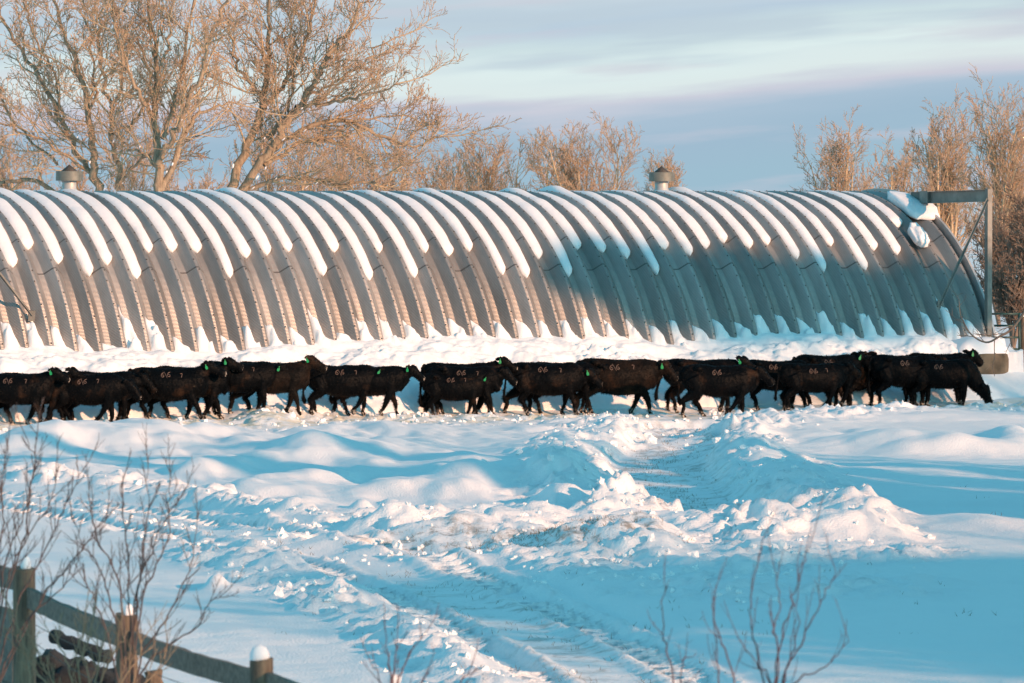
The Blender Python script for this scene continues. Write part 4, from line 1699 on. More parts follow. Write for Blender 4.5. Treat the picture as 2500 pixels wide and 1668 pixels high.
big_tree(11, 172, 500, [
    ([(515, 1010), (490, 800), (470, 640), (430, 430), (370, 250), (300, 60), (270, -80)], .17, .04, (0, -2)),
    ([(505, 940), (400, 800), (330, 640), (200, 400), (60, 180), (0, 60), (-60, -40)], .12, .04, (0, 3)),
    ([(480, 900), (300, 780), (100, 680), (-60, 620)], .08, .03, (0, -2)),
    ([(300, 860), (150, 720), (20, 560), (-60, 500)], .06, .03, (1, 2)),
    ([(330, 640), (300, 420), (190, 220), (140, 40), (120, -60)], .06, .03, (1, 1)),
    ([(470, 640), (500, 450), (480, 250), (440, 60), (430, -60)], .06, .03, (-1, 1)),
    ([(280, 1000), (150, 940), (0, 955), (-100, 980)], .10, .05, (2, 2)),
], 'tall bare cottonwood behind the left roof vent, furthest left of the big trees', 1.5)
big_tree(12, 178, 630, [
    ([(640, 1010), (610, 860), (590, 700), (580, 560), (530, 350), (520, 150), (500, -60)], .13, .04, (0, 1)),
    ([(580, 560), (640, 420), (610, 200), (590, 0), (600, -80)], .08, .03, (0, 2)),
    ([(590, 700), (700, 620), (790, 480), (760, 300), (700, 150)], .06, .03, (0, 2)),
    ([(625, 950), (740, 830), (900, 760), (1050, 700)], .07, .03, (0, -2)),
], 'bare cottonwood with one dark upright stem, second big tree from the left', 1.6)
big_tree(13, 170, 830, [
    ([(830, 1010), (820, 800), (805, 600), (820, 400), (800, 180), (760, -70)], .19, .05, (0, 1)),
    ([(825, 850), (900, 720), (960, 600), (1050, 400), (1100, 200), (1180, 30), (1210, -60)], .12, .04, (0, -2)),
    ([(850, 720), (900, 560), (950, 380), (990, 150), (1020, -60)], .10, .04, (0, 2)),
    ([(800, 600), (720, 480), (650, 320), (600, 150), (590, 40)], .09, .03, (0, -1)),
    ([(840, 1000), (940, 760), (1000, 640), (1120, 560), (1240, 530)], .12, .03, (0, 2)),
    ([(820, 400), (880, 250), (890, 80), (920, -60)], .06, .03, (0, 1)),
    ([(830, 880), (740, 800), (650, 760), (560, 650)], .07, .03, (0, 1)),
], 'bare cottonwood with a thick dark fork, third big tree from the left', 1.5)
big_tree(14, 175, 1190, [
    ([(1190, 1010), (1290, 760), (1370, 560), (1400, 350), (1410, 150), (1400, -70)], .20, .05, (0, 1)),
    ([(1260, 1000), (1390, 800), (1500, 640), (1600, 500), (1680, 350), (1740, 250), (1850, 120), (1880, -40)], .18, .04, (0, -2)),
    ([(1370, 560), (1490, 420), (1580, 260), (1640, 60), (1680, -60)], .10, .04, (0, 2)),
    ([(1400, 720), (1550, 580), (1700, 530), (1900, 500), (2080, 430)], .11, .03, (0, -2)),
    ([(1400, 800), (1600, 670), (1800, 630), (2000, 720), (2150, 760), (2290, 710)], .11, .03, (0, 1)),
    ([(1380, 860), (1600, 740), (1800, 760), (1950, 880)], .09, .03, (0, 2)),
    ([(1280, 1000), (1500, 920), (1750, 950), (1950, 950), (2060, 900)], .10, .03, (0, -1)),
    ([(1380, 560), (1320, 450), (1240, 330), (1210, 180), (1150, 20)], .08, .03, (0, 0)),
    ([(1600, 500), (1750, 430), (1900, 330), (2000, 220)], .06, .03, (0, 2)),
    ([(1500, 640), (1520, 450), (1540, 260), (1500, 60)], .07, .03, (0, 2)),
    ([(1800, 630), (1950, 620), (2130, 600)], .05, .03, (0, 2)),
], 'broad bare cottonwood leaning right, its lowest boughs sweeping out over the roof', 1.7)


def generic_tree(seed, px, top, D, spread, label, group, stems=4, brush=False, thick=.13, mats=None, dens=1.0, z0=.45, name='bare_tree'):
    """px: column of the base, top: row of the crown top, spread: half width in px at the top"""
    rng = np.random.RandomState(seed)
    x, y, _ = W(px, HOR, D)
    H = HC - (top - HOR) * D / F - z0
    k = F / D
    base = np.array([x, y, z0])
    n = stems + 1
    D0 = []
    for i in range(n):
        a = (i + .5) / n * 2 - 1
        D0.append((a * spread / k / H * .9 + rng.normal(0, .04), rng.normal(0, .14), 1.0))
    D0 = np.array(D0)
    LEN = H * np.linalg.norm(D0, axis=1) * rng.uniform(.68, .86, n)
    R = thick * rng.uniform(.6, 1.0, n)
    lv = [dict(n=9, end=.22, up=.05, w=.07), dict(n=7, k=int(13 * dens), len=.42, ang=(.35, .8), rf=.5, up=.07, w=.07, end=.35, rmin=.014, **{'from': .22}),
          dict(n=4, k=9, len=.42, ang=(.4, .9), rf=.55, up=.07, w=.10, end=.5, rmin=.010, **{'from': .15}),
          dict(n=2, k=6, len=.42, ang=(.4, .9), rf=.7, up=.10, w=.2, end=.8, rmin=.0105, **{'from': .15})]
    o = grow(rng, np.tile(base, (n, 1)), D0, LEN, R, lv)
    m = mats or (M_bark, M_branch, M_twig)
    bd = bud_segs(rng, o[3], .5)
    tree_object(name, tuple(base), [('trunk', o[0], 7, m[0]), ('branches', cat([o[1]]), 4, m[1]), ('twigs', cat([o[2], o[3], bd]), 3, m[2])], label=label, cat='tree' if name == 'bare_tree' else 'bush', group=group)


TG = 'bare trees further back behind the hut'
mm = (M_branch, M_branch, M_twig)
for a in [
    (31, 1105, 335, 250, 55, 'small bare tree just right of the broad leaning cottonwood', TG, 3),
    (32, 1195, 312, 245, 70, 'rounded bare tree midway between the two roof vents', TG, 4),
    (33, 1330, 300, 240, 70, 'bare tree with a tall thin leader, second left of the right vent', TG, 3),
    (34, 1440, 268, 235, 110, 'tallest bare tree left of the right roof vent', TG, 5),
    (35, 1635, 352, 255, 62, 'small bare tree right behind the right roof vent', TG, 4),
    (36, 2065, 262, 235, 60, 'slender bare tree leftmost of the group by the right end of the hut', TG, 4),
    (37, 2190, 350, 240, 60, "low bare tree, second from left in the group by the right end", TG, 3),
    (38, 2310, 262, 215, 100, 'wide bare tree behind the rail beam at the right end of the hut', TG, 5),
    (39, 2440, 228, 205, 95, 'tallest bare tree at the right edge of the photo', TG, 5),
]:
    generic_tree(*a, mats=mm)
BG = 'leafless brush filling the gap behind the cottonwoods'
for i, px in enumerate([20, 160, 330, 470, 680, 780, 900, 1010]):
    generic_tree(50 + i, px, [330, 360, 300, 380, 250, 270, 300, 370][i], 205 + 6 * (i % 3), 80, 'thin bare saplings over the roof, ' + ['at the left edge', 'behind the left vent', 'left of the dark upright stem', 'under the middle fork', 'in the pale gap left of the leaning trunk', 'beside the leaning trunk', 'under the sweeping boughs', 'at the right tip of the sweeping boughs'][i],
                 BG, 3, mats=mm, thick=.09)
# brown brush beyond the right corner
for i, (px, top, D, sp) in enumerate([(2440, 520, 175, 45), (2495, 470, 165, 60), (2560, 500, 160, 60), (2475, 640, 152, 60)]):
    generic_tree(70 + i, px, top, D, sp, ['brown leafless bush showing between the hut corner and the upright post', 'tall brown leafless bush at the right edge', 'brown leafless bush cut by the right edge of the photo', 'low brown tangle just beyond the gate at the right edge'][i],
                 'brown brush beyond the right corner', 5, mats=(M_brush, M_brush, M_brush), thick=.07, dens=1.1, name='leafless_bush')

# snow lumps caught in the forks
mb = MB()
rng = np.random.RandomState(8)
for (cx, cy, w_, h_, D) in [(590, 745, 14, 26, 174), (470, 850, 12, 28, 170), (405, 720, 12, 16, 170), (950, 630, 9, 13, 168), (870, 900, 12, 22, 168), (900, 860, 14, 30, 168), (730, 770, 10, 20, 168),
                        (1215, 870, 20, 40, 173), (1380, 725, 14, 18, 172), (1480, 730, 24, 13, 172), (1590, 685, 26, 11, 172), (1575, 570, 16, 16, 172), (1340, 930, 26, 34, 173), (1385, 880, 18, 26, 173),
                        (1440, 935, 16, 10, 173), (1600, 980, 34, 9, 173), (1780, 340, 14, 11, 172), (1675, 218, 10, 11, 172), (850, 470, 6, 16, 168), (1650, 960, 20, 10, 173), (640, 960, 14, 10, 176), (545, 990, 16, 10, 170),
                        (1480, 995, 20, 8, 173), (1320, 985, 24, 12, 173)]:
    c = W(cx / 2.136, cy / 2.136, D)
    k = F / D * 2.136
    nu, nv = 6, 9
    V = []
    for a in range(nu + 1):
        for b in range(nv):
            pa, pb = math.pi * a / nu, 2 * math.pi * b / nv
            f = 1 + rng.uniform(-.15, .15)
            w_2 = w_ * .38
            V.append((c[0] + w_2 / k * math.sin(pa) * math.cos(pb) * f, c[1] + .12 * math.sin(pa) * math.sin(pb) * f, c[2] + h_ * .28 / k * math.cos(pa) * f + .02 + w_2 / k * math.sin(pa) * math.cos(pb) * .8))
    Q = [(a * nv + b, (a + 1) * nv + b, (a + 1) * nv + (b + 1) % nv, a * nv + (b + 1) % nv) for a in range(nu) for b in range(nv)]
    mb.add(V, Q)
link('branch_snow', mb.mesh('branch_snow', [M_snow], True), kind='stuff', label='small lumps of snow caught in the forks of the cottonwoods', cat='snow')


# ------------------------------------------------------------------ trees behind the camera that shade the yard
def spruce(x, y, H, w0, seed, label, low=0.03, kind='spruce_tree', grp='spruces behind the photographer'):
    rng = np.random.RandomState(seed)
    z0 = -.1
    root = link(kind, None, None, (x, y, z0), rng.uniform(0, 6), label=label, cat='tree', group=grp)
    link('trunk', segs_mesh('trunk', np.array([[0, 0, 0.]]), np.array([[0, 0, H]]), np.array([.16]), np.array([.02]), 8, M_bark), root)
    n = int(900 * H / 6)
    if low > .1:
        n = int(n * .36)
    h = rng.uniform(0, 1, n) ** (.8 if low < .1 else 1.0) * (1 - low) + low
    a = rng.uniform(0, 2 * math.pi, n)
    hh = (h - low) / (1 - low)
    r = (w0 * (1 - h) if low < .1 else w0 * np.sqrt(np.clip(1 - (2 * hh - .9) ** 2, 0.02, 1))) * rng.uniform(.65, 1.1, n) + .1
    zz = h * H
    P0 = np.stack([np.cos(a) * .05, np.sin(a) * .05, zz], 1)
    P1 = np.stack([np.cos(a) * r, np.sin(a) * r, zz - r * .25], 1)
    # needles: flat triangles along each branch
    Vs, Ts = [], []
    m = 5
    for i in range(m):
        f = .25 + .75 * (i + rng.rand(n)) / m
        c = P0 + (P1 - P0) * f[:, None]
        d = (P1 - P0) / np.linalg.norm(P1 - P0, axis=1)[:, None]
        s = np.stack([-np.sin(a), np.cos(a), 0 * a], 1)
        wdt = (.16 + .10 * rng.rand(n))[:, None]
        Vs.append(np.stack([c - s * wdt, c + s * wdt, c + d * .35 + rng.normal(0, .05, (n, 3)), c + d * .05 - np.array([0, 0, .2])], 1).reshape(-1, 3))
    V = np.concatenate(Vs)
    b = np.arange(len(V) // 4)[:, None] * 4
    T = np.concatenate([b + np.array([[0, 1, 2]]), b + np.array([[0, 3, 1]])])
    link('crown', mesh_np('crown', V, T, [M_spruce], False), root)


def qp(q, p, pe=None):
    # yard coordinates: q across, p along; the tree is stepped back from its shade target towards the sun
    a = math.radians(50)
    pe = p + 35 if pe is None else pe
    x, y = q * math.cos(a) - pe * math.sin(a), q * math.sin(a) + pe * math.cos(a)
    return x + math.sin(SUN_AZ) * (pe - p), y - math.cos(SUN_AZ) * (pe - p)


TE = math.tan(SUN_EL)
for i, (q, p, pe, w0) in enumerate([(66.6, 27, 57, 2.0), (68.0, 29, 66, 2.6), (69.5, 27, 68, 3.0), (72.0, 30, 70, 3.0), (74.6, 28, 66, 2.6), (77.0, 27, 60, 2.0)]):
    x, y = qp(q, p, pe)
    spruce(x, y, (pe - p) * TE + 1.4, w0, 210 + i, ['first', 'second', 'third', 'fourth', 'fifth', 'last'][i] + ' spruce of the row outside the photo, right of the yard')
for i, (q, p, zt, zb, w0) in enumerate([(96.6, 37, 4.9, 3.6, 1.6), (98.2, 35, 4.5, 2.6, 2.0), (100.1, 38, 4.2, 1.9, 2.2), (102.2, 36, 3.7, 1.6, 2.0), (104.6, 38, 3.2, 1.5, 1.6)]):  # unseen trees added, crowns lifted so the shade falls on the hut
    x, y = qp(q, p, 76)
    H = zt + (76 - p) * TE
    spruce(x, y, H, w0, 220 + i, ['nearest', 'second', 'third', 'fourth', 'farthest'][i] + ' of five unseen pines added to shade the right of the hut', (zb + (76 - p) * TE) / H, 'shade_pine', 'tall pines outside the photo')
for i, (q, p, zt, w0) in enumerate([(25.2, 5, 2.9, 1.3), (27.9, 6, 3.0, 1.3)]):  # unseen spruces added so the near fence stands in shade
    x, y = qp(q, p, 27)
    spruce(x, y, zt + (27 - p) * TE, w0, 230 + i, ['nearer', 'farther'][i] + ' of two unseen spruces added to shade the board fence')


def shade_barn():  # unseen building, added to cast one flat shade on the snow
    """unseen building added at the right to shade the snow"""
    root = link('shade_barn', None, None, (23, 45, 0), 0, label='unseen red gabled building added to shade the snow in front', cat='building')
    M_red_b = plain('red_barn_boards', (0.16, 0.03, 0.02), (0.25, 0.05, 0.035), 3, 0.8, 0, 0.4, 0.01, stretch=(6, 6, .5))
    for nm, a, b, hw, he, hr in (('main_wall', (21.2, 42.9), (35.0, 49.4), 4.5, 5.6, 9.1),):
        a = np.array(a) - (23, 45)
        b = np.array(b) - (23, 45)
        d = (b - a) / np.linalg.norm(b - a)
        n = np.array([-d[1], d[0]])
        V = []
        for e in (a, b):
            V += [(*(e - n * hw), -.3), (*(e + n * hw), -.3), (*(e + n * hw), he), (*(e - n * hw), he), (*e, hr)]
        link('wall', mesh_np('wall', V, [np.array([(0, 1, 2, 3), (5, 8, 7, 6), (0, 3, 8, 5), (1, 6, 7, 2)]), np.array([(3, 2, 4), (8, 9, 7)])], [M_red_b], False), root)
        V = []
        for e, s_ in ((a, -1), (b, 1)):
            e = e + d * .4 * s_
            for h in (0.02, .12):
                V += [(*(e - n * (hw + .5)), he - .42 + h), (*e, hr + h), (*(e + n * (hw + .5)), he - .42 + h)]
        Q = [(0, 1, 7, 6), (1, 2, 8, 7), (3, 9, 10, 4), (4, 10, 11, 5), (0, 6, 9, 3), (2, 5, 11, 8), (0, 3, 4, 1), (1, 4, 5, 2), (6, 7, 10, 9), (7, 8, 11, 10)]
        link('roof', mesh_np('roof', V, np.array(Q), [M_steel], False), root)


shade_barn()


def shade_bare(seed, q, p, pe, H, label, n=5, tilt=.25):
    rng = np.random.RandomState(seed)
    x, y = qp(q, p, pe)
    base = np.array([x, y, -.05])
    D0 = np.stack([rng.normal(0, tilt, n), rng.normal(0, tilt, n), np.ones(n)], 1)
    lv = [dict(n=8, end=.25, up=.04, w=.07), dict(n=6, k=10, len=.42, ang=(.5, 1.0), rf=.55, up=.08, w=.12, end=.4, rmin=.02, **{'from': .25}),
          dict(n=4, k=7, len=.45, ang=(.4, .9), rf=.6, up=.06, w=.15, end=.5, rmin=.012, **{'from': .15}), dict(n=2, k=4, len=.45, rf=.7, rmin=.009, w=.2, end=.8)]
    o = grow(rng, np.tile(base, (n, 1)), D0, np.full(n, H * .85) * rng.uniform(.7, 1, n), np.full(n, .17), lv)
    tree_object('bare_tree', tuple(base), [('trunk', o[0], 7, M_bark), ('branches', o[1], 4, M_branch), ('twigs', cat([o[2], o[3]]), 3, M_twig)], label=label, cat='tree', group='bare trees outside the photo on the sunny side')


shade_bare(301, 99.8, 42, 76, 13.5, 'first bare tree outside the photo, shading the right half of the hut')
shade_bare(302, 101.5, 40, 76, 13.5, 'second bare tree outside the photo, shading the right half of the hut')
shade_bare(303, 104.5, 43, 76, 12.5, 'third bare tree outside the photo, farthest to the right')
shade_bare(304, 79.5, 36, 72, 10.5, 'tall bare tree outside the photo beside the right hut shade')
for i, (q, pe, dp) in enumerate([(47.6, 43, 30), (51.0, 43, 33), (45.8, 35, 29), (49.4, 38, 26), (53.0, 40, 29)]):  # unseen trees added for porous shade on the near snow
    shade_bare(320 + i, q, pe - dp, pe, dp * TE * 1.38, ['first', 'second', 'third', 'fourth', 'fifth', 'sixth', 'seventh', 'eighth'][i] + ' unseen bare tree added to thin the sun on the near snow', 7, .26)
shade_bare(305, 50.5, 8, 46, 12.6, 'unseen bare tree added to break up the building shade, nearer the camera', 6, .3)  # added to dapple the straight edge of the building's shade
shade_bare(306, 55.5, 7, 48, 13.0, 'unseen bare tree added to break up the building shade, in the middle', 6, .3)
shade_bare(307, 60.0, 7, 46, 12.6, 'unseen bare tree added to break up the building shade, farther from the camera', 6, .3)

# ------------------------------------------------------------------ right corner: gate, post, far fence


def gate(px0, px1, D, ztop, label, bars=5):
    x0 = (px0 - 1250) * D / F
    x1 = (px1 - 1250) * D / F
    root = link('metal_gate', None, None, (x0, D, .5), 0, label=label, cat='gate')
    ln = x1 - x0
    zb = .25
    for i in range(bars):
        mb = MB()
        z = zb + (ztop - .5 - zb) * i / (bars - 1)
        mb.tube([(0, 0, z), (ln, 0, z)], .025, 8)
        link('rail', mb.mesh('rail', [M_gate], True), root)
    for x in (0, ln):
        mb = MB()
        mb.tube([(x, 0, zb - .05), (x, 0, ztop - .47)], .03, 8)
        link('upright', mb.mesh('upright', [M_gate], True), root)


gate(2418, 2489, 131, 1.93, 'dark green tube gate between the hut corner and the snow capped post', 5)
gate(2500, 2580, 131.2, 1.93, 'dark green tube gate cut by the right edge of the photo', 5)
x, y, z = W(2499, 770, 130.5)
pr = link('wood_post', None, None, (x, y, .4), 0, label='upright wooden gate post with a snow cap at the right edge of the photo', cat='post')
mb = MB()
mb.tube([(0, 0, 0), (0.01, 0, .8), (0, 0, z - .43)], [.085, .08, .078], 10)
link('post_shaft', mb.mesh('post_shaft', [M_post], True), pr)
mb = MB()
mb.lathe([(.08, 0), (.085, .03), (.06, .075), (.0, .09)], (0, 0, z - .43), 12)
link('snow_heap', mb.mesh('snow_heap', [M_snow], True), None, (x, y, .4), label='snow cap on the gate post at the right edge', cat='snow cap')

# a drooping branch crossing the hut corner
rng = np.random.RandomState(77)
bp = [W(*p) for p in [(2540, 700, 120), (2478, 795, 120), (2440, 822, 120), (2408, 836, 120.2), (2370, 815, 120.5), (2345, 770, 121)]]
Q = np.array(smoothpts(bp, 5))
rad = np.linspace(.035, .012, len(Q))
P, D_, Ln, R = branch_off(rng, [(Q, rad)], 4.5, (.4, 1.0), (.5, 1.0), 0)
o = grow(rng, P, D_, Ln, np.minimum(R, .014), [dict(n=4, end=.4, up=.05, w=.2), dict(n=3, k=3, len=.4, rf=.7, rmin=.006, w=.2, end=.6)])
b0 = np.array([2.2 + Q[0][0], 120.0, 0.0])
bole = np.array(smoothpts([b0, b0 + (-.2, 0, 1.6), b0 + (-.9, 0, 2.9), Q[0]], 6))
rr_ = np.linspace(.05, .03, len(bole))
tree_object('bare_tree', tuple(b0), [('trunk', (np.concatenate([bole[:-1], Q[:-1]]), np.concatenate([bole[1:], Q[1:]]), np.concatenate([rr_[:-1], rad[:-1]]), np.concatenate([rr_[1:], rad[1:]])), 7, M_brush),
                                      ('twigs', cat(o), 3, M_brush)], label='thin drooping bough hanging in front of the hut corner at the right edge', cat='tree')

# ------------------------------------------------------------------ near fence, lower left
posts = [(56, 1388, 40.2, .178), (307, 1502, 37.8, .165), (636, 1612, 34.8, .160), (1075, 1760, 31.8, .16), (-230, 1290, 43.5, .17)]
fx, fy, _ = W(56, 1388, 40.2)
fence = link('wooden_fence', None, None, (fx, fy, 0), 0, label='weathered grey board fence with round posts in the lower left corner', cat='fence')
tops = []
for px, py, D, dia in posts:
    x, y, z = W(px, py, D)
    tops.append((x, y, z, dia))
    rng = np.random.RandomState(int(px) + 500)
    k = 18
    rings = []
    nz_ = 14
    for i in range(nz_):
        h = -.3 + (z + .3) * i / (nz_ - 1)
        ring = []
        for a in range(k):
            an = 2 * math.pi * a / k
            r = dia / 2 * (1.02 - .04 * i / nz_) * (1 + .09 * vnoise(np.array([an * 2.2]), np.array([h * .6 + px]), 3)[0] - .10 * (abs(math.sin(an * 3.5 + px)) < .12))
            ring.append((x - fx + r * math.cos(an), y - fy + r * math.sin(an), h + (.012 * math.sin(an + px) if i == nz_ - 1 else 0)))
        rings += ring
    Q = [(i * k + a, i * k + (a + 1) % k, (i + 1) * k + (a + 1) % k, (i + 1) * k + a) for i in range(nz_ - 1) for a in range(k)]
    rings.append((x - fx, y - fy, z))
    T = [(len(rings) - 1, (nz_ - 1) * k + a, (nz_ - 1) * k + (a + 1) % k) for a in range(k)]
    mb = MB()
    mb.add(rings, Q, T)
    me = mb.mesh('post', [M_post], True)
    me.set_sharp_from_angle(angle=math.radians(40))
    link('post', me, fence)
    if px > -100 and px < 1000:
        mb = MB()
        V = []
        ro = dia * (.34 if px == 636 else .22)
        ox = -.01 if px == 636 else .015
        for i, (f, hh) in enumerate([(1.0, -.005), (1.06, .02), (.95, .05), (.70, .08), (.35, .095), (.0, .10)]):
            for a in range(14):
                an = 2 * math.pi * a / 14
                w_ = 1 + .18 * math.sin(an * 2 + px) * (i < 4)
                V.append((ro * f * w_ * math.cos(an) + ox, ro * f * w_ * math.sin(an), hh * (1.0 if px != 307 else .8)))
        Q = [(i * 14 + a, i * 14 + (a + 1) % 14, (i + 1) * 14 + (a + 1) % 14, (i + 1) * 14 + a) for i in range(5) for a in range(14)]
        mb.add(V, Q)
        link('snow_heap', mb.mesh('snow_heap', [M_snow], True), None, (x, y, z), label={56: 'snow cap on the leftmost fence post', 307: 'snow cap on the fence post behind the tall shrub', 636: 'round snow cap on the lone fence post furthest right'}[px], cat='snow cap', group='snow caps on the fence posts')
order = sorted(range(len(tops)), key=lambda i: tops[i][0])


def plank(a, b, hgt, th, nm, seed):
    """sagging rough board from a to b"""
    rng = np.random.RandomState(seed)
    n = 16
    a = np.array(a)
    b = np.array(b)
    d = b - a
    ln = np.linalg.norm(d)
    d = d / ln
    s = np.cross(d, (0, 0, 1.0))
    s /= np.linalg.norm(s)
    u = np.cross(s, d)
    V = []
    for i in range(n + 1):
        c = a + d * ln * i / n + u * (-.02 * math.sin(math.pi * i / n))
        for (sy, sz) in ((-1, -1), (1, -1), (1, 1), (-1, 1)):
            V.append(c + s * th / 2 * sy + u * (hgt / 2 * sz + rng.normal(0, .0025)))
    Q = [(i * 4 + j, i * 4 + (j + 1) % 4, i * 4 + 4 + (j + 1) % 4, i * 4 + 4 + j) for i in range(n) for j in range(4)]
    Q += [(0, 3, 2, 1), (n * 4, n * 4 + 1, n * 4 + 2, n * 4 + 3)]
    mb = MB()
    mb.add(V, Q)
    link(nm, mb.mesh(nm, [M_wood], False), fence)


loc = lambda px, py, D: tuple(np.array(W(px, py, D)) - np.array([fx, fy, 0]))
plank(loc(-240, 1322, 43.6), loc(56, 1424, 40.3), .158, .04, 'rail', 1)
plank(loc(50, 1451, 40.2 + .11), loc(310, 1562, 37.8 + .11), .15, .04, 'rail', 2)
plank(loc(300, 1560, 37.8 + .11), loc(640, 1668, 34.8 + .11), .15, .04, 'rail', 3)
plank(loc(630, 1662, 34.8 + .11), loc(1080, 1815, 31.8 + .11), .15, .04, 'rail', 4)
for i, (a, b) in enumerate([((-240, 1430, 43.6), (32, 1520, 40.5)), ((-240, 1500, 43.6), (32, 1580, 40.5)), ((-240, 1560, 43.6), (32, 1640, 40.5)), ((-240, 1625, 43.6), (32, 1700, 40.5))]):
    plank(loc(*a), loc(*b), .19, .03, 'side_board', 10 + i)
# sagging wires under the rails
for (p, q, D1, D2) in [((80, 1525), (300, 1620), 40.3, 37.9), ((80, 1570), (300, 1700), 40.3, 37.9), ((320, 1625), (640, 1720), 37.9, 34.9)]:
    a = np.array(loc(*p, D1))
    b = np.array(loc(*q, D2))
    mb = MB()
    mb.tube([a * (1 - f) + b * f + np.array([0, 0, -.03 * math.sin(f * math.pi)]) for f in np.linspace(0, 1, 9)], .003, 5)
    link('wire', mb.mesh('wire', [M_bolt], True), fence)


# rock and stumps behind the fence
def rock(c, size, seed, name, label, mat_, cat_, k=26, pw=.8):
    rng = np.random.RandomState(seed)
    V = []
    nu, nv = k, int(k * 1.6)
    u = np.linspace(0, math.pi, nu + 1)
    v = np.arange(nv) * 2 * math.pi / nv
    U, Vv = np.meshgrid(u, v, indexing='ij')
    sx = np.sin(U) * np.cos(Vv)
    sy = np.sin(U) * np.sin(Vv)
    sz = np.cos(U)
    nn = 1 + .5 * vnoise(sx * 2 + seed, sy * 2 + sz * 3, seed) + .25 * vnoise(sx * 6 + seed, sy * 6 + sz * 7, seed + 1) + .1 * vnoise(sx * 14, sy * 14 + sz * 13, seed + 2)
    f = lambda a: np.sign(a) * np.abs(a) ** pw
    P = np.stack([f(sx) * nn * size[0], f(sy) * nn * size[1], f(sz) * nn * size[2]], -1).reshape(-1, 3)
    Q = [(a * nv + b, (a + 1) * nv + b, (a + 1) * nv + (b + 1) % nv, a * nv + (b + 1) % nv) for a in range(nu) for b in range(nv)]
    return link(name, mesh_np(name, P, np.array(Q), [mat_], True), None, c, label=label, cat=cat_)


rock(W(185, 1720, 44), (.36, .4, .42), 3, 'boulder', 'big dark grey boulder behind the fence between the first two posts', M_rock, 'boulder')
rock(W(300, 1745, 43), (.30, .35, .36), 7, 'boulder', 'dark boulder half hidden behind the second fence post', M_rock, 'boulder')


def log(a, b, r, label, m):
    a = np.array(a)
    b = np.array(b)
    mb = MB()
    n = 12
    P = [a + (b - a) * i / n + np.array([0, 0, .01 * math.sin(i * 1.7)]) for i in range(n + 1)]
    mb.tube(P, [r * (1 + .12 * math.sin(i * 2.1 + r * 9)) for i in range(n + 1)], 12)
    link('log', mb.mesh('log', [m], True), None, tuple(a * 0), label=label, cat='log')


log(W(128, 1556, 43.4), W(262, 1608, 43.0), .058, 'short dark log lying on the boulder behind the fence', M_rock)
log(W(372, 1640, 42), W(385, 1760, 42), .07, 'broken wooden stump standing right of the second fence post', M_post)


# ------------------------------------------------------------------ near shrubs (out of focus)
def shrub(seed, stems, D0, m, label, group, r0=.012, sub=(5, .34), sub2=(3, .35), z_low=0.2, scale=1.0):
    rng = np.random.RandomState(seed)
    P0, P1, R0, R1, sd_ = [], [], [], [], []
    for i, pts in enumerate(stems):
        dz = rng.uniform(-.5, .5)
        Q = np.array(smoothpts([W(px, py, D0 + dz * j / len(pts)) for j, (px, py) in enumerate(pts)], 5))
        Q[1:-1] += rng.normal(0, .006, Q[1:-1].shape)
        rad = np.linspace(r0, r0 * .32, len(Q))
        P0.append(Q[:-1]); P1.append(Q[1:]); R0.append(rad[:-1]); R1.append(rad[1:])
        sd_.append((Q, rad))
    main = tuple(np.concatenate(v) for v in (P0, P1, R0, R1))
    bx_, by_ = np.mean([s[0][0][0] for s in sd_]), D0
    parts = [('stems', main, 6, m)]
    if sub[0]:
        P, D_, Ln, R = branch_off(rng, sd_, sub[0], (.35, .75), (sub[1] * .6, sub[1] * 1.2), .2)
        o = grow(rng, P, D_, Ln, np.full(len(P), r0 * .42), [dict(n=5, end=.5, up=.12, w=.09), dict(n=3, k=sub2[0], len=sub2[1], ang=(.4, .8), rf=.8, rmin=r0 * .22, up=.12, w=.1, end=.7)])
        parts.append(('twigs', cat(o), 4, m))
    tree_object('shrub', (bx_, by_, z_low), parts, label=label, cat='shrub', group=group)


SG = 'leafless shrubs along the near fence'
shrub(401, [[(312, 1760), (322, 1600), (335, 1450), (350, 1330), (362, 1240), (360, 1130)], [(308, 1760), (315, 1560), (312, 1440), (308, 1330), (300, 1260), (296, 1180)],
            [(305, 1760), (290, 1560), (262, 1450), (235, 1380), (200, 1330), (182, 1280)], [(316, 1760), (345, 1600), (400, 1520), (440, 1440), (465, 1380), (480, 1270)],
            [(318, 1760), (352, 1630), (420, 1570), (480, 1530), (505, 1480), (548, 1448)], [(314, 1760), (338, 1500), (375, 1390), (410, 1310), (412, 1230), (414, 1150)],
            [(306, 1760), (300, 1500), (275, 1390), (240, 1330), (222, 1260), (216, 1195)], [(310, 1760), (325, 1500), (345, 1400), (370, 1350), (390, 1290), (440, 1215)],
            [(302, 1760), (270, 1600), (235, 1480), (215, 1440), (204, 1420)]],
      36.3, M_shrub, 'tall leafless shrub standing in front of the second fence post', SG, .0085, (7, .26), (4, .45))
shrub(402, [[(-40, 1700), (-10, 1500), (10, 1380), (45, 1290), (70, 1200), (90, 1060)], [(-40, 1700), (0, 1480), (30, 1380), (80, 1290), (120, 1230), (135, 1150)], [(-30, 1700), (40, 1480), (90, 1380), (130, 1300), (165, 1220), (200, 1150)],
            [(-40, 1700), (-20, 1450), (5, 1300), (0, 1200), (18, 1080)], [(-20, 1700), (90, 1480), (150, 1400), (200, 1340), (240, 1285), (255, 1270)], [(-30, 1700), (20, 1450), (60, 1300), (75, 1180), (86, 1130), (64, 1070)],
            [(-40, 1700), (-30, 1500), (-10, 1350), (-4, 1240), (8, 1180)], [(-20, 1700), (60, 1520), (140, 1450), (180, 1400)]],
      37.0, M_shrub, 'leafless shrub at the left edge reaching above the leftmost fence post', SG, .0085, (7, .26), (4, .45))
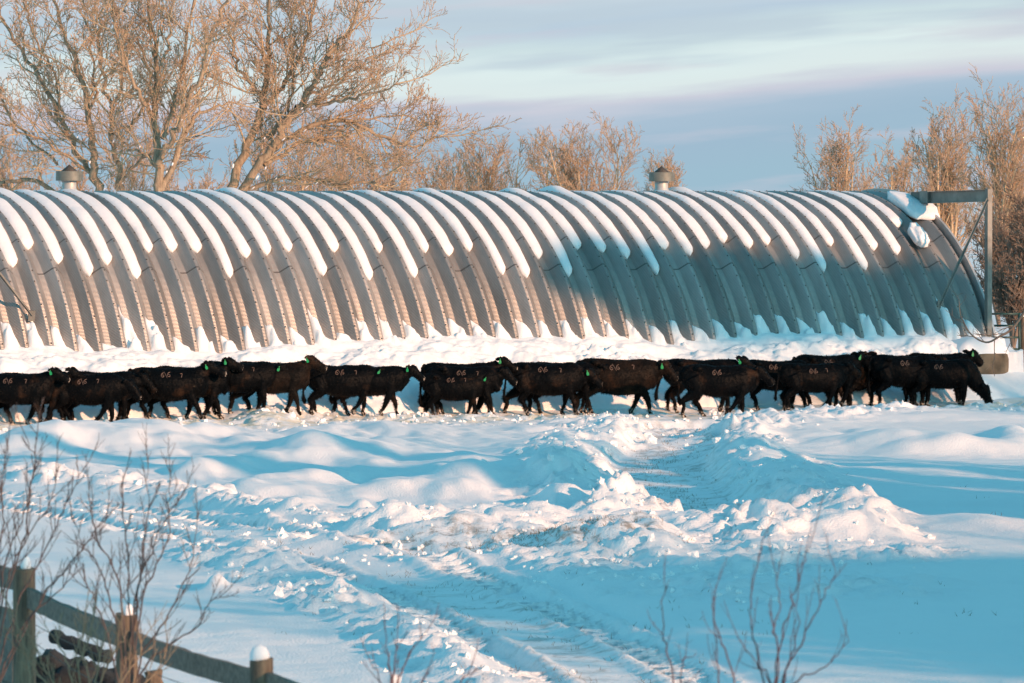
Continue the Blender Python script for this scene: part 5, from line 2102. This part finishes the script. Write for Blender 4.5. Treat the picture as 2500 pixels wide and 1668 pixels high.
shrub(403, [[(200, 1780), (180, 1680), (150, 1600), (130, 1560)], [(210, 1780), (215, 1660), (200, 1590), (205, 1530)], [(215, 1780), (250, 1650), (280, 1590), (300, 1560)], [(220, 1780), (270, 1690), (330, 1620), (350, 1560)],
            [(190, 1780), (150, 1700), (110, 1640), (90, 1590)], [(212, 1780), (235, 1640), (240, 1580), (225, 1520)], [(225, 1780), (300, 1720), (380, 1640), (400, 1600)], [(205, 1780), (190, 1640), (210, 1560)], [(60, 1780), (70, 1650), (50, 1560), (20, 1480)],
            [(180, 1780), (120, 1680), (60, 1600), (30, 1540)]],
      35.6, M_shrubtan, 'dense low tan shrub in front of the boulder at the bottom left', SG, .009, (9, .26), (4, .5))
RG = 'red stemmed shoots sticking up at the bottom edge'
shrub(404, [[(1650, 1740), (1640, 1640), (1622, 1560), (1620, 1490), (1622, 1420)], [(1650, 1740), (1665, 1640), (1675, 1600)]], 30.0, M_red, 'single red shoot at the bottom edge, left of the cluster of shoots', RG, .0062, (1.2, .2), (1, .3))
shrub(405, [[(1880, 1740), (1860, 1640), (1842, 1560), (1832, 1480), (1848, 1380), (1858, 1345)], [(1885, 1740), (1895, 1640), (1915, 1540), (1940, 1460), (1960, 1380), (1982, 1320)],
            [(1890, 1740), (1920, 1640), (1965, 1560), (1995, 1490), (2020, 1440), (2040, 1390)], [(1885, 1740), (1880, 1660), (1845, 1620), (1810, 1570)], [(1800, 1740), (1790, 1640), (1760, 1560), (1742, 1500), (1742, 1470)],
            [(1760, 1740), (1755, 1640), (1748, 1560)], [(1895, 1740), (1940, 1670), (2000, 1640), (2045, 1600), (2072, 1560)], [(1890, 1740), (1900, 1600), (1890, 1530), (1905, 1480), (1895, 1400)],
            [(1890, 1740), (1930, 1620), (1950, 1540), (1945, 1480)]], 29.5, M_red, 'cluster of bare red shoots at the bottom edge right of centre', RG, .0062, (2.0, .28), (1, .4))
shrub(406, [[(950, 1760), (952, 1660), (945, 1600), (940, 1540)], [(955, 1760), (975, 1660), (1000, 1600), (1045, 1538)], [(950, 1760), (930, 1680), (905, 1620)], [(955, 1760), (962, 1640), (970, 1540)], [(960, 1760), (1010, 1700), (1040, 1650)], [(1100, 1760), (1120, 1680), (1150, 1630)]],
      31.0, M_red, 'short red twigs at the bottom edge left of centre', RG, .007, (2.5, .18), (1, .4))
c = W(962, 1663, 31.2)
rock((c[0], c[1], c[2]), (.035, .035, .035), 21, 'snow_lump', 'small lump of snow caught on the short red twigs at the bottom edge', M_snow, 'snow lump', 10)

# ------------------------------------------------------------------ loose clods and dead grass
def clod_field():
    rng = np.random.RandomState(17)
    P, S = [], []
    for pts, hw, h in RIDGES:
        pts = np.array(pts)
        ln = np.linalg.norm(np.diff(pts, axis=0), axis=1).sum()
        n = int(ln * 4)
        f = rng.rand(n) * (len(pts) - 1)
        a = f.astype(int)
        q = pts[a] * (1 - (f - a))[:, None] + pts[np.minimum(a + 1, len(pts) - 1)] * (f - a)[:, None]
        q = q + rng.normal(0, hw * .8, (n, 2))
        P.append(q)
        S.append(rng.uniform(.012, .042, n) + .05 * (rng.rand(n) ** 9))
    for poly in CHURN:
        Pw = np.array([G(*p) for p in poly])
        lo, hi = Pw.min(0), Pw.max(0)
        n = int((hi - lo).prod() * 3)
        q = rng.uniform(lo, hi, (n, 2))
        q = q[inpoly(q[:, 0], q[:, 1], [tuple(p) for p in Pw])]
        P.append(q)
        S.append(rng.uniform(.012, .04, len(q)) + .08 * (rng.rand(len(q)) ** 12))
    # along the trail
    n = 420
    t = rng.uniform(-26, 2, n)
    nn = rng.uniform(8.3, 13.2, n)
    x, y = hut_xy(t, nn)
    P.append(np.stack([x, y], 1))
    S.append(rng.uniform(.012, .045, n) + .06 * rng.rand(n) ** 9)
    P = np.concatenate(P)
    S = np.concatenate(S)
    ok = np.abs(P[:, 0]) < P[:, 1] * .11
    P, S = P[ok], S[ok]
    z = ground_z(P[:, 0], P[:, 1])
    ico = [(0, 0, 1)] + [(math.cos(a) * .894, math.sin(a) * .894, .447) for a in np.arange(5) * 2 * math.pi / 5] + \
          [(math.cos(a) * .894, math.sin(a) * .894, -.447) for a in (np.arange(5) + .5) * 2 * math.pi / 5] + [(0, 0, -1)]
    ico = np.array(ico)
    T = [(0, 1 + i, 1 + (i + 1) % 5) for i in range(5)] + [(1 + i, 6 + i, 1 + (i + 1) % 5) for i in range(5)] + [(1 + (i + 1) % 5, 6 + i, 6 + (i + 1) % 5) for i in range(5)] + [(11, 6 + (i + 1) % 5, 6 + i) for i in range(5)]
    # one subdivision
    V = list(map(tuple, ico))
    cache = {}

    def mid(a, b):
        k = (min(a, b), max(a, b))
        if k not in cache:
            m = (np.array(V[a]) + np.array(V[b])) / 2
            m = m / np.linalg.norm(m)
            V.append(tuple(m))
            cache[k] = len(V) - 1
        return cache[k]
    T2 = []
    for a, b, c in T:
        ab, bc, ca = mid(a, b), mid(b, c), mid(c, a)
        T2 += [(a, ab, ca), (b, bc, ab), (c, ca, bc), (ab, bc, ca)]
    V = np.array(V)
    T2 = np.array(T2)
    n = len(P)
    jit = 1 + rng.normal(0, .24, (n, len(V), 1))
    sc3 = S[:, None, None] * rng.uniform(.7, 1.3, (n, 1, 3))
    an = rng.uniform(0, 6.28, n)
    ca, sa = np.cos(an)[:, None], np.sin(an)[:, None]
    VV = V[None] * jit * sc3
    VX = VV[:, :, 0] * ca - VV[:, :, 1] * sa
    VY = VV[:, :, 0] * sa + VV[:, :, 1] * ca
    VZ = VV[:, :, 2]
    A = np.stack([VX + P[:, 0:1], VY + P[:, 1:2], VZ + (z + S * .12)[:, None]], 2).reshape(-1, 3)
    TT = (T2[None] + (np.arange(n) * len(V))[:, None, None]).reshape(-1, 3)
    link('snow_clods', mesh_np('snow_clods', A, TT, [M_clod], False), kind='stuff', label='loose clods of ploughed and trampled snow', cat='snow')


clod_field()


def grass():
    rng = np.random.RandomState(23)
    P = []
    for ln, wd, n in ((LANE, .9, 420), (LANE2, .9, 330), (TRACK, 1.6, 200)):
        pts = np.array(ln)
        f = rng.rand(n) * (len(pts) - 1)
        a = f.astype(int)
        q = pts[a] * (1 - (f - a))[:, None] + pts[np.minimum(a + 1, len(pts) - 1)] * (f - a)[:, None]
        P.append(q + rng.normal(0, wd * .5, (n, 2)))
    P.append(np.stack([rng.uniform(2, 8, 40), rng.uniform(55, 100, 40)], 1))
    P.append(np.stack([rng.uniform(-3, 3, 60), rng.uniform(54, 70, 60)], 1))
    P = np.concatenate(P)
    z = ground_z(P[:, 0], P[:, 1])
    V, T = [], []
    m = 3
    for i, (p, zz) in enumerate(zip(P, z)):
        for j in range(m):
            h = rng.uniform(.015, .07)
            a = rng.uniform(0, 6.28)
            w_ = .004
            o = p + rng.normal(0, .06, 2)
            tx, ty = rng.normal(0, .04, 2)
            b = len(V)
            V += [(o[0] - w_, o[1], zz - .01), (o[0] + w_, o[1], zz - .01), (o[0] + tx, o[1] + ty, zz + h)]
            T.append((b, b + 1, b + 2))
    link('grass_stubble', mesh_np('grass_stubble', V, np.array(T), [M_grass], False), kind='stuff', label='sparse dead grass poking through the scraped snow', cat='grass')


grass()
